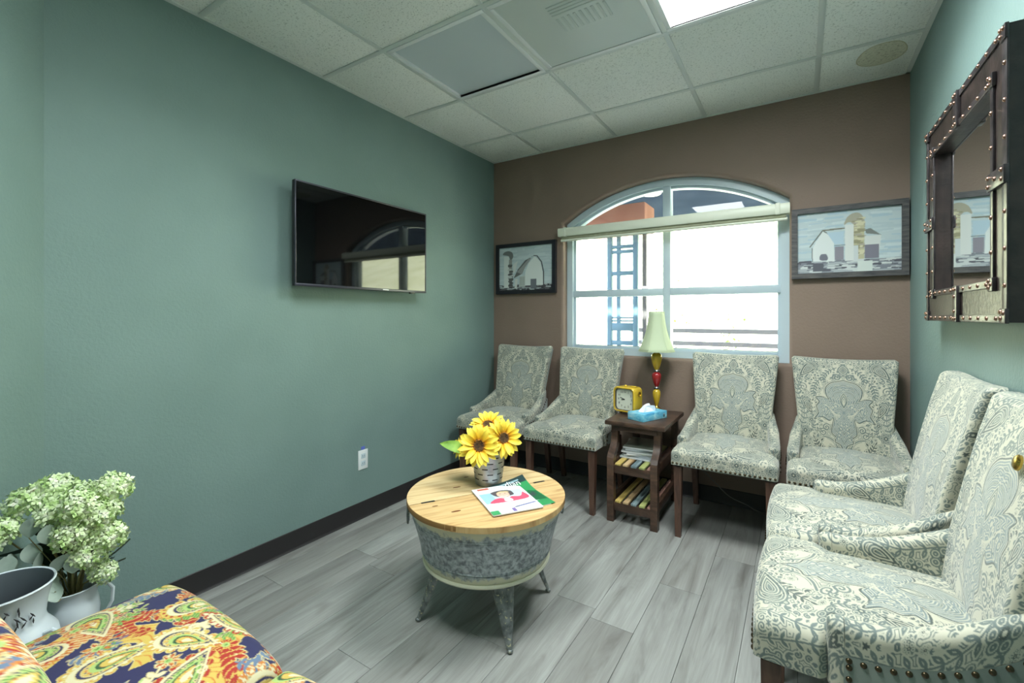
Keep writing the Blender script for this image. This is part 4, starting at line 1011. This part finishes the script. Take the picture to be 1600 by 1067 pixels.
b.fill([(.15,.20),(.16,.42),(.20,.54),(.26,.68),(.33,.62),(.37,.50),(.38,.18)], C_(214,220,218)); b.stroke([(.13,.44),(.18,.54),(.26,.70),(.34,.61),(.37,.54)], .014, C_(110,112,106)); b.stroke([(.27,.70),(.47,.71)], .022, C_(122,120,104)); b.fill([(.30,.66),(.47,.66),(.47,.46),(.38,.46)], C_(176,198,210)); b.rect(.38,.47,.20,.42, C_(140,136,146)); b.stroke([(.38,.44),(.48,.44)], .012, C_(90,88,90)); b.fill(cr([(.23,.22),(.24,.30),(.29,.31),(.31,.26),(.30,.20)], 6, True), C_(116,118,128)); b.stroke([(.15,.42),(.155,.20)], .008, C_(90,92,92))
picture('framed_picture', 'wide grey-framed barn painting right of the window', 2.190, 2.726, 1.440, 1.853, b, .030, 'greyframe', .036)

# ================================================================== MIRROR
MY0, MY1, MZ0, MZ1, MD, MBW = -1.552, -.685, 1.204, 1.975, .050, .115
mi = thing('riveted_mirror', 'dark riveted wood-and-iron framed mirror on the right wall', 'mirror', (W, (MY0+MY1)/2, MZ0))
hw_, hh = (MY1-MY0)/2, MZ1-MZ0
MB().box(-.026, -.020, -hw_+MBW-.004, hw_-MBW+.004, MBW-.004, hh-MBW+.004).build('glass', 'mirror', mi)
MB().box(-.020, -.002, -hw_+.02, hw_-.02, .02, hh-.02).build('backing', 'mframe', mi)
for k, pts in enumerate(([(-hw_,0),(hw_,0),(hw_-MBW,MBW),(-hw_+MBW,MBW)], [(-hw_,hh),(-hw_+MBW,hh-MBW),(hw_-MBW,hh-MBW),(hw_,hh)], [(-hw_,0),(-hw_+MBW,MBW),(-hw_+MBW,hh-MBW),(-hw_,hh)], [(hw_,0),(hw_,hh),(hw_-MBW,hh-MBW),(hw_-MBW,MBW)])):
    MB().prism(pts, -MD, -.001, 'x').build('frame_board', 'mframe', mi, 30)
_rv = MB(); dome(_rv, Vector((0,0,0)), Vector((-1,0,0)), .0068); RIV = _rv.mesh('rivet', 'rivet')
def rivet(p, y, z, x=-MD-.005): obj('rivet', RIV, p, (x, y, z))
def strip(y0, y1, z0, z1, th=.005, x=-MD, bev=.0015): return MB().box(x-th, x, y0, y1, z0, z1, bev).build('iron_strip', 'strap', mi)
e = .020
o1 = strip(-hw_-.002, hw_+.002, -.002, e); o2 = strip(-hw_-.002, hw_+.002, hh-e, hh+.002); o3 = strip(hw_-e, hw_+.002, e, hh-e); o4 = strip(-hw_-.002, -hw_+e+.012, e, hh-e)
ii = MBW; i1 = strip(-hw_+ii-e, hw_-ii+e, ii-e, ii+.002, .006); i2 = strip(-hw_+ii-e, hw_-ii+e, hh-ii-.002, hh-ii+e, .006); i3 = strip(hw_-ii-.002, hw_-ii+e, ii, hh-ii, .006); i4 = strip(-hw_+ii-e, -hw_+ii+.002, ii, hh-ii, .006)
for k in range(1, 12):
    y_ = -hw_+2*hw_*k/12
    if abs(y_) < .05: continue
    rivet(o1, y_, e/2); rivet(o2, y_, hh-e/2)
    if abs(y_) < hw_-ii: rivet(i1, y_, ii-e/2+.001, -MD-.006); rivet(i2, y_, hh-ii+e/2-.001, -MD-.006)
for k in range(1, 8):
    z_ = hh*k/8
    if abs(z_-hh/2) < .04: continue
    rivet(o3, hw_-e/2, z_); rivet(o4, -hw_+e/2, z_)
    if ii+.02 < z_ < hh-ii-.02: rivet(i3, hw_-ii+e/2, z_, -MD-.006); rivet(i4, -hw_+ii-e/2, z_, -MD-.006)
def plate(y0, y1, z0, z1, rv, th=.014):
    p = MB().box(-MD-th, -MD, y0, y1, z0, z1, .002).build('corner_plate', 'strap', mi)
    for (a_, b_) in rv: rivet(p, a_, b_, -MD-th)
for sy in (-1, 1):
    ye = sy*(hw_+.003); yi = sy*(hw_-.036); ya, yb = min(ye, yi), max(ye, yi)
    for zA, zB in ((-.003, .036), (hh-.036, hh+.003)): plate(ya, yb, zA, zB, [((ya+yb)/2-.010, (zA+zB)/2+.008), ((ya+yb)/2+.010, (zA+zB)/2-.006), ((ya+yb)/2+.010, (zA+zB)/2+.011)], .009)
    yi2 = sy*(hw_-ii); ya, yb = min(yi2+sy*.030, yi2-sy*.006), max(yi2+sy*.030, yi2-sy*.006)
    for zA, zB in ((ii-.030, ii+.008), (hh-ii-.008, hh-ii+.030)): plate(ya, yb, zA, zB, [((ya+yb)/2-.008, (zA+zB)/2), ((ya+yb)/2+.008, (zA+zB)/2-.008), ((ya+yb)/2+.008, (zA+zB)/2+.010)], .010)
def strapp(y0, y1, z0, z1, rv):
    p = MB().box(-MD-.012, -MD, y0, y1, z0, z1, .002).build('cross_strap', 'strap', mi)
    for (a_, b_) in rv: rivet(p, a_, b_, -MD-.012)
for zA, zB in ((-.004, ii+.004), (hh-ii-.004, hh+.004)): strapp(-.022, .022, zA, zB, [(-.010, zA+.012), (.010, zA+.012), (-.010, zB-.012), (.010, zB-.012), (0, (zA+zB)/2-.025), (0, (zA+zB)/2+.025)])
for yA, yB in ((-hw_-.004, -hw_+ii+.004), (hw_-ii-.004, hw_+.004)): strapp(yA, yB, hh/2-.024, hh/2+.024, [(yA+.012, hh/2-.012), (yA+.012, hh/2+.012), (yB-.012, hh/2-.012), (yB-.012, hh/2+.012), ((yA+yB)/2, hh/2)])

# ================================================================== SIDE TABLE AND WHAT STANDS ON IT
SX0, SX1, SYF, SYB, STZ = 1.228, 1.585, -.590, -.085, .586
sd = thing('side_table', 'dark wooden side table with two slatted shelves between the damask chairs', 'table', ((SX0+SX1)/2, (SYF+SYB)/2, 0))
cx, cy = (SX0+SX1)/2, (SYF+SYB)/2; w_, d_ = (SX1-SX0)/2, (SYB-SYF)/2
MB().box(-w_, w_, -d_, d_, STZ-.026, STZ-.0006, .004).build('table_top', 'darkwood', sd)
lw = .040; fy = -.632-cy                              # front face of the posts
for sx_ in (-1, 1):
    xa, xb = (-.148, -.148+lw) if sx_ < 0 else (.148-lw, .148)
    c1 = cr([(fy, .375), (fy+.018, .40), (fy+.05, .43), (fy+.072, .475), (fy+.078, .56)], 8); c2 = cr([(fy+.118, .56), (fy+.112, .47), (fy+.09, .42), (fy+.05, .375), (fy+.043, .34)], 8)
    pts = [(fy, 0)]+[tuple(p) for p in c1]+[tuple(p) for p in c2]+[(fy+.043, 0)]
    MB().prism(pts, xa, xb, 'x').build('front_leg', 'darkwood', sd, 35)
    MB().box(xa, xb, d_-.055, d_-.012, 0, STZ-.026, .002).build('back_leg', 'darkwood', sd)
    for z in (.305, .085): MB().box(xa+.008, xb-.008, fy+.043, d_-.055, z, z+.055, .002).build('side_rail', 'darkwood', sd)
MB().box(-.128, .128, -d_+.03, -d_+.05, STZ-.062, STZ-.026, .002).build('apron', 'darkwood', sd)
SL = [wood('slat_'+n_, srgb(*a_), srgb(*b_), srgb(*c_), .6, (30,3,3)) for n_, a_, b_, c_ in (('yellow',(140,112,60),(190,164,90),(204,182,112)), ('tan',(150,118,84),(190,160,118),(204,178,136)), ('blue',(84,100,104),(116,134,138),(140,156,158)), ('green',(112,118,70),(158,164,100),(176,182,120)), ('rose',(120,84,76),(150,112,100),(168,130,116)))]
for z in (.31, .09):
    MB().box(-.110, .110, fy+.006, fy+.034, z-.022, z+.026, .002).build('shelf_rail', 'darkwood', sd); MB().box(-.110, .110, d_-.05, d_-.02, z-.022, z+.026, .002).build('shelf_rail', 'darkwood', sd)
    for k in range(5):
        xk = -.102+k*.0475; MB().box(xk+.002, xk+.034, fy+.004, d_-.015, z+.026, z+.038, .0015).build('slat', SL[k], sd)
# papers on the shelf
for k in range(6):
    a_ = (k*.13 % .3)-.12; t = thing('shelf_magazine', ['lowest', 'second lowest', 'third lowest', 'third highest', 'second highest', 'topmost'][k]+' magazine of the pile on the side table shelf', 'magazine', (1.392+.006*(k % 3-1), -.375+.008*((k*2) % 3-1), .349+k*.0118), a_+.12, 'magazines on the side table shelf')
    MB().box(-.092, .092, -.122, .122, 0, .0104, .001).build('pages', newmat('mag_paper', srgb(226,230,234), .6), t)
    MB().box(-.0925, .0925, -.1225, .1225, .0104, .0114, .0003).build('cover', newmat('mag_cover', srgb(*[(190,198,204),(176,186,190),(200,204,208),(160,166,164),(186,192,190),(120,126,112)][k]), .4), t)
# lamp
LX, LY = 1.424, -.150
lp = thing('table_lamp', 'table lamp with amber and red glass stem and pale green bell shade', 'lamp', (LX, LY, STZ))
M['amber'] = newmat('amber_glass', srgb(206,170,44), .08, .15, .6, **{'Coat Weight': .6}); M['red'] = newmat('red_glass', srgb(156,30,32), .08, .15, .6, **{'Coat Weight': .6})
M['shade'] = newmat('pale_green_shade', srgb(188,200,168), .75, **{'Transmission Weight': .0})
MB().lathe([(0,0),(.046,0),(.046,.006),(.038,.012),(.020,.024),(.014,.034),(0,.034)], 32, cap=False).build('base', 'brass', lp)
def vasep(z0, z1, r, flip=False):
    pr = [(.25,0),(.50,.10),(.72,.30),(.90,.52),(1,.70),(.92,.85),(.62,.95),(.36,1)]
    if flip: pr = [(a_, 1-b_) for a_, b_ in pr[::-1]]
    return [(0, z0)]+[(r*a_, z0+(z1-z0)*b_) for a_, b_ in pr]+[(0, z1)]
MB().lathe(vasep(.034,.148,.026), 28, cap=False).build('lower_glass', 'amber', lp); MB().lathe([(0,.146),(.018,.147),(.020,.151),(.014,.154),(.020,.157),(.018,.161),(0,.162)], 24, cap=False).build('collar', 'silver', lp)
MB().lathe(vasep(.160,.262,.031), 28, cap=False).build('middle_glass', 'red', lp); MB().lathe([(0,.258),(.018,.260),(.020,.264),(.014,.267),(.020,.270),(.018,.274),(0,.275)], 24, cap=False).build('collar', 'silver', lp)
MB().lathe(vasep(.273,.390,.036), 28, cap=False).build('upper_glass', 'amber', lp); MB().lathe([(0,.388),(.014,.389),(.016,.395),(.011,.402),(.011,.412),(0,.413)], 24, cap=False).build('neck', 'silver', lp)
MB().tube([(0,0,.41),(0,0,.672)], .003, 8).build('harp', 'silver', lp); MB().ball((0,0,.676), .006, 10, 6).build('finial', 'brass', lp)
n = 6; sub = 8; rows = 14; P = np.zeros((n*sub+1, rows, 3))
for i in range(n*sub+1):
    a_ = 2*PI*i/(n*sub)+.35; loc = (i % sub)/sub; sc_ = 1-.045*math.sin(PI*loc)
    for j in range(rows):
        q = j/(rows-1); r = .050+.066*(1-q)**1.9; P[i, j] = (r*sc_*math.cos(a_), r*sc_*math.sin(a_), .398+.262*q)
sh = obj('shade', gridmesh('shade', P, 'shade'), lp); so = sh.modifiers.new('thick', 'SOLIDIFY'); so.thickness = .002
for k in range(n):
    a_ = 2*PI*k/n+.35; MB().tube([((.0505+.066*(1-j/13)**1.9)*math.cos(a_), (.0505+.066*(1-j/13)**1.9)*math.sin(a_), .398+.262*j/13) for j in range(14)], .0013, 6).build('rib', 'shade', sh)
for z, r in ((.398, .1155), (.660, .0495)): MB().tube([(r*math.cos(2*PI*k/36)*(1-.03*abs(math.sin(3*(2*PI*k/36-.35)))), r*math.sin(2*PI*k/36)*(1-.03*abs(math.sin(3*(2*PI*k/36-.35)))), z) for k in range(37)], .0022, 6, False).build('trim', 'shade', sh)
# clock
M['yellow'] = newmat('yellow_enamel', srgb(206,172,50), .35); M['face'] = newmat('clock_face', srgb(212,214,198), .5); M['ink'] = newmat('dark_ink', srgb(50,50,52), .6)
def rrect(w, h, r, n=6):
    out = []
    for cx_, cy_, a0 in ((w-r,h-r,0),(-w+r,h-r,PI/2),(-w+r,-h+r,PI),(w-r,-h+r,3*PI/2)):
        for k in range(n+1): a_ = a0+PI/2*k/n; out.append((cx_+r*math.cos(a_), cy_+r*math.sin(a_)))
    return out
ck = thing('alarm_clock', 'retro yellow alarm clock with square cream face on the side table', 'clock', (1.290, -.335, STZ), math.radians(-13))
cz_ = .096; cwid, chei = .080, .080
def ring_solid(m, outlines, close_first=True, close_last=True):
    n_ = len(outlines[0]); vs = [p for o_ in outlines for p in o_]; fs = []
    for k in range(len(outlines)-1):
        for i in range(n_): fs.append((k*n_+i, k*n_+(i+1)%n_, (k+1)*n_+(i+1)%n_, (k+1)*n_+i))
    if close_first: fs.append(tuple(range(n_)))
    if close_last: fs.append(tuple(range((len(outlines)-1)*n_, len(outlines)*n_)))
    m.add(vs, fs)
def ol(w, h, r, y): return [(p[0], y, cz_+p[1]) for p in rrect(w, h, r)]
m = MB(); ring_solid(m, [ol(.062,.066,.022,-.036), ol(.064,.068,.022,-.052), ol(.072,.075,.026,-.056), ol(.078,.079,.028,-.050), ol(.080,.080,.028,-.04), ol(.076,.078,.028,.045), ol(.068,.070,.026,.055)]); m.build('case', 'yellow', ck, 50)
m = MB(); ring_solid(m, [ol(.0625,.0665,.022,-.0375), ol(.0625,.0665,.022,-.036)]); fc = m.build('face', 'face', ck, 30)
m = MB(); ring_solid(m, [ol(.0665,.0705,.023,-.0545), ol(.0635,.0675,.022,-.050), ol(.0620,.066,.022,-.038)], False, False); m.build('inner_rim', 'ink', ck, 30)
for k in range(1, 13):
    a_ = PI/2-2*PI*k/12; s_ = max(abs(math.cos(a_)), abs(math.sin(a_))); q = .047/s_*(.90 if k % 3 else 1)
    text_mesh(str(k), .0195, 'ink', fc, (q*math.cos(a_), -.0378, cz_+1.05*q*math.sin(a_)), (PI/2,0,0), 'numeral')
for L_, a_, wd2 in ((.026, 3.3, .003), (.036, 2.85, .0022)):
    MB().box(0, L_, -.0008, .0, -wd2, wd2, 0, Matrix.Translation((0,-.0385,cz_)) @ Matrix.Rotation(-a_, 4, 'Y')).build('hand', 'ink', fc)
for sx_ in (-1, 1): MB().ball((sx_*.045, -.01, .0085), .0085, 10, 6).build('foot', 'brass', ck)
MB().ball((-.005,-.02,.181), .008, 10, 6).build('top_button', 'yellow', ck); MB().box(.02, .060, -.012, .012, .175, .182, .003).build('snooze_bar', 'yellow', ck)
kn = MB().lathe([(.015,0),(.015,.006),(.011,.008),(.011,.004),(0,.004)], 20, cap=False, mat=Matrix.Translation((.0785,.0,.135)) @ Matrix.Rotation(PI/2, 4, 'Y')).build('knob', 'brass', ck)
# tissue box
M['tissue'] = newmat('white_tissue', srgb(236,240,246), .8)
def tb():
    m = newmat('blue_wave_print', srgb(110,190,220), .45); t = NT(m); v = t.coord('Object', (9, 9, 18)); n_ = t.noise(v, 1.6, 4, .5, 1.2)
    t.base(t.ramp(n_, [(.3, srgb(66,154,200)), (.5, srgb(112,192,218)), (.68, srgb(170,216,230))])); return m
M['tbox'] = tb()
tx = thing('tissue_box', 'blue tissue box with a white tissue sticking out on the side table', 'tissue box', (1.446, -.531, STZ), math.radians(67.2))
MB().box(0, .225, 0, .118, .0004, .046, .0015).build('carton', 'tbox', tx)
MB().prism([(.1125+.07*math.cos(k*PI/12), .059+.026*math.sin(k*PI/12)) for k in range(24)], .0455, .0466).build('opening', 'tissue', tx)
P = np.zeros((22, 7, 3))
for i in range(22):
    q = i/21; h_ = .040*min(1, 1.5*math.sin(PI*q))*(1-.10*math.sin(q*9))
    for j in range(7): s_ = j/6; P[i, j] = (.048+.135*q+.008*s_*math.sin(q*11), .059+.014*math.sin(q*7+s_*2)*(1-.4*s_)+.012*s_, .0455+h_*s_)
o = obj('tissue', gridmesh('tissue', P, 'tissue'), tx); so = o.modifiers.new('thick', 'SOLIDIFY'); so.thickness = .0008
P2 = P.copy(); P2[:, :, 1] = .118-P2[:, :, 1]; P2[:, :, 2] = .0455+(P2[:, :, 2]-.0455)*.8
o = obj('tissue_fold', gridmesh('tissue_fold', P2, 'tissue'), tx); so = o.modifiers.new('thick', 'SOLIDIFY'); so.thickness = .0008
em = MB().prism([(.187,.012),(.196,.008),(.205,.012),(.205,.032),(.187,.032)], -.0004, .0004, 'y').build('emblem', newmat('emblem_teal', srgb(50,96,110), .5), tx)
MB().prism([(.190,.026),(.202,.026),(.202,.029),(.190,.029)], -.0007, -.0003, 'y').build('emblem_bar', 'tissue', em)

# ================================================================== PITCHERS AND HYDRANGEAS in the corner
M['enamel'] = newmat('white_enamel', srgb(206,216,222), .25, 0, .5); M['enamelin'] = newmat('dark_zinc_inside', srgb(96,104,110), .45, .5)
stn = thing('corner_stand', 'small dark round stand in the corner under the white pitchers', 'stand', (.452, -2.842, 0)); ZS = .25
MB().lathe([(0,ZS-.025),(.19,ZS-.025),(.2,ZS-.02),(.2,ZS-.004),(.196,ZS-.0006),(0,ZS-.0006)], 40, cap=False).build('top', 'darkwood', stn)
for k in range(3): a_ = k*2*PI/3+.4; MB().tube([(.11*math.cos(a_), .11*math.sin(a_), ZS-.024), (.15*math.cos(a_), .15*math.sin(a_), 0)], [.014,.010], 10).build('leg', 'darkwood', stn)
pa = thing('enamel_pitcher', 'empty white enamel pitcher with wide mouth and dark sprig decoration', 'pitcher', (.502, -2.942, ZS))
MB().lathe([(.062,0),(.068,.004),(.096,.03),(.110,.07),(.112,.10),(.106,.135),(.086,.165),(.082,.18),(.086,.22),(.096,.262),(.100,.268),(.1025,.271),(.1005,.275),(.097,.272)], 48, cap=False).build('body', 'enamel', pa)
MB().lathe([(.0965,.273),(.093,.262),(.083,.22),(.079,.18),(.082,.165),(.10,.135),(.10,.05),(0,.02)], 48, cap=False).build('lining', 'enamelin', pa)
MB().lathe([(.06,0),(0,0)], 32, cap=False).build('bottom', 'enamel', pa)
for aa in (math.radians(40), math.radians(220)):
    h = MB(); h.tube([(.100*math.cos(aa)+x_*math.cos(aa), .100*math.sin(aa)+x_*math.sin(aa), z_) for x_, z_ in ((0,.15),(.018,.158),(.034,.148),(.038,.12),(.028,.095),(.008,.085))], .0055, 8); h.build('handle', 'enamel', pa)
R4 = random.Random(9)
dec = MB()
for k in range(40):
    aa = -.30+(R4.random()-.5)*2.2; z_ = .19+R4.random()*.055; L_ = R4.uniform(.006, .016); r = .0845+(z_-.18)*.165+.0006; ta = R4.uniform(-.7, .7)
    pts = []
    for q in (-1, 0, 1): pts.append((r*math.cos(aa+q*L_*math.sin(ta)/r), r*math.sin(aa+q*L_*math.sin(ta)/r), z_+q*L_*math.cos(ta)*.7))
    dec.tube(pts, [.0006,.0020,.0006], 5)
dec.build('sprig_print', 'ink', pa)
PB = (.360, -2.772)
pb_ = thing('enamel_pitcher', 'white enamel pitcher holding the hydrangeas', 'pitcher', (*PB, ZS))
MB().lathe([(.045,0),(.052,.004),(.060,.03),(.064,.07),(.060,.10),(.056,.115),(.060,.138),(.066,.148),(.063,.150),(.054,.118),(.05,.02),(0,.012)], 40, cap=False).build('body', 'enamel', pb_)
MB().lathe([(.045,0),(0,0)], 32, cap=False).build('bottom', 'enamel', pb_)
aa = math.radians(58); MB().tube([((.060+x_)*math.cos(aa), (.060+x_)*math.sin(aa), z_) for x_, z_ in ((0,.138),(.022,.140),(.036,.12),(.034,.08),(.020,.05),(.0,.038))], .005, 8).build('handle', 'enamel', pb_)
def floret_mat():
    m = newmat('hydrangea_floret', srgb(190,214,140), .7); t = NT(m); v = t.coord('Object'); n_ = t.noise(v, 40, 2)
    t.base(t.ramp(n_, [(.3, srgb(160,196,110)), (.5, srgb(204,222,170)), (.66, srgb(232,238,214)), (.82, srgb(206,176,160))])); return m
M['floret'] = floret_mat()
M['paleleaf'] = noisy('pale_leaf', srgb(150,168,156), srgb(186,200,190), 12, .6); M['darkleaf'] = noisy('dark_leaf', srgb(36,56,40), srgb(58,82,56), 12, .6); M['twig'] = newmat('twig', srgb(128,120,78), .8)
def head_mesh(seed, sq):
    R = random.Random(seed); m = MB()
    for k in range(90):
        z = 1-1.5*(k+.5)/90; a_ = k*2.39996; r = math.sqrt(max(1-z*z, 0)); rad = .052*R.uniform(.84, 1.1); n_ = Vector((r*math.cos(a_), r*math.sin(a_), z)); c = Vector((n_.x*sq[0], n_.y*sq[1], n_.z*sq[2]))*rad
        q = (n_+Vector((R.uniform(-.35,.35), R.uniform(-.35,.35), R.uniform(-.35,.35)))).to_track_quat('Z', 'Y'); s_ = R.uniform(.011, .016); a0 = R.uniform(0, 2)
        for p in range(4):
            b_ = a0+p*PI/2; f_ = lambda rr, da, zz: c+q @ Vector((rr*s_*math.cos(b_+da), rr*s_*math.sin(b_+da), zz*s_))
            o_ = len(m.v); m.v += [tuple(v) for v in (c, f_(.75, -.62, .12), f_(1.15, 0, .34), f_(.75, .62, .12))]; m.f.append((o_, o_+1, o_+2, o_+3))
    me_ = bpy.data.meshes.new('flower_head'); me_.from_pydata(m.v, [], m.f); me_.materials.append(M['floret']); return me_
HM = [head_mesh(1, (1,1,.9)), head_mesh(2, (1.15,.9,.8)), head_mesh(3, (.9,1.05,1))]
hy = thing('hydrangea_bouquet', 'pale green hydrangea bouquet in the white pitcher by the sage wall', 'flowers', (PB[0], PB[1], ZS+.13))
heads = [(.274,-2.849,.66,.95),(.283,-2.795,.684,.95),(.423,-2.778,.655,.9),(.405,-2.690,.678,.92),(.430,-2.725,.622,.9),(.420,-2.791,.579,.9),(.430,-2.712,.545,.92),(.430,-2.750,.510,.85),(.425,-2.720,.436,.66),(.298,-2.908,.593,.9),(.350,-2.805,.635,.95),(.255,-2.765,.60,.9),(.335,-2.735,.655,.9)]
org = Vector(hy.location)
for k, (hx, hy_, hz, s_) in enumerate(heads):
    c = Vector((hx, hy_, hz))-org; dirn = (c-Vector((0,0,-.02))).normalized(); o = obj('flower_head', HM[k % 3], hy, c); o.rotation_mode = 'QUATERNION'; o.rotation_quaternion = (dirn+Vector((0,0,.4))).to_track_quat('Z', 'Y'); o.scale = (s_,)*3
    MB().tube([(c.x*.08, c.y*.08, -.06), (c.x*.35, c.y*.35, c.z*.4), tuple(c-dirn*.01)], [.003,.0026,.002], 6).build('stem', 'twig', hy)
def leafm(L, w, mat, curl_=.2):
    P = np.zeros((8, 5, 3))
    for i in range(8):
        q = i/7
        for j in range(5): s_ = (j-2)/2; P[i, j] = (L*q, s_*w*math.sin(PI*min(q*.95+.03, 1))**.7, curl_*L*math.sin(q*2)*.5+.12*w*s_*s_)
    return gridmesh('leaf', P, mat)
PLM, DLM = leafm(.054, .023, 'paleleaf'), leafm(.12, .042, 'darkleaf', -.25)
for (lx, ly, lz) in [(.368,-2.86,.511),(.387,-2.848,.487),(.427,-2.822,.487),(.38,-2.912,.503),(.422,-2.825,.428),(.411,-2.832,.400),(.43,-2.82,.400),(.407,-2.835,.566),(.36,-2.865,.584),(.34,-2.89,.49),(.40,-2.86,.45),(.44,-2.79,.47)]:
    p = Vector((lx, ly, lz))-org; o = obj('leaf', PLM, hy, p); o.rotation_euler = (R4.uniform(-.4,.4), R4.uniform(-1.9,-1.0), R4.uniform(-.6,.6))
    MB().tube([(0,0,-.03), (p.x*.5, p.y*.5, p.z*.55+.0), tuple(p)], .0012, 5).build('twig', 'twig', hy)
for k in range(20):
    a_ = R4.uniform(1.5, 4.2); z_ = R4.uniform(.03, .20); r = R4.uniform(.0, .05); o = obj('leaf', DLM, hy, (r*math.cos(a_)+.0, r*math.sin(a_), z_)); o.rotation_euler = (R4.uniform(-.5,.5), R4.uniform(-.9,.2), a_); o.scale = (R4.uniform(.7,1.0),)*3
    if True:
        # keep leaves clear of the two walls
        tipx = org.x+(r+.10)*math.cos(a_); tipy = org.y+(r+.10)*math.sin(a_)
        if tipx < .06 or tipx*.616+(tipy+2.76)*.788 < .05: o.rotation_euler = (0, -1.2, .8+.4*(k % 3));
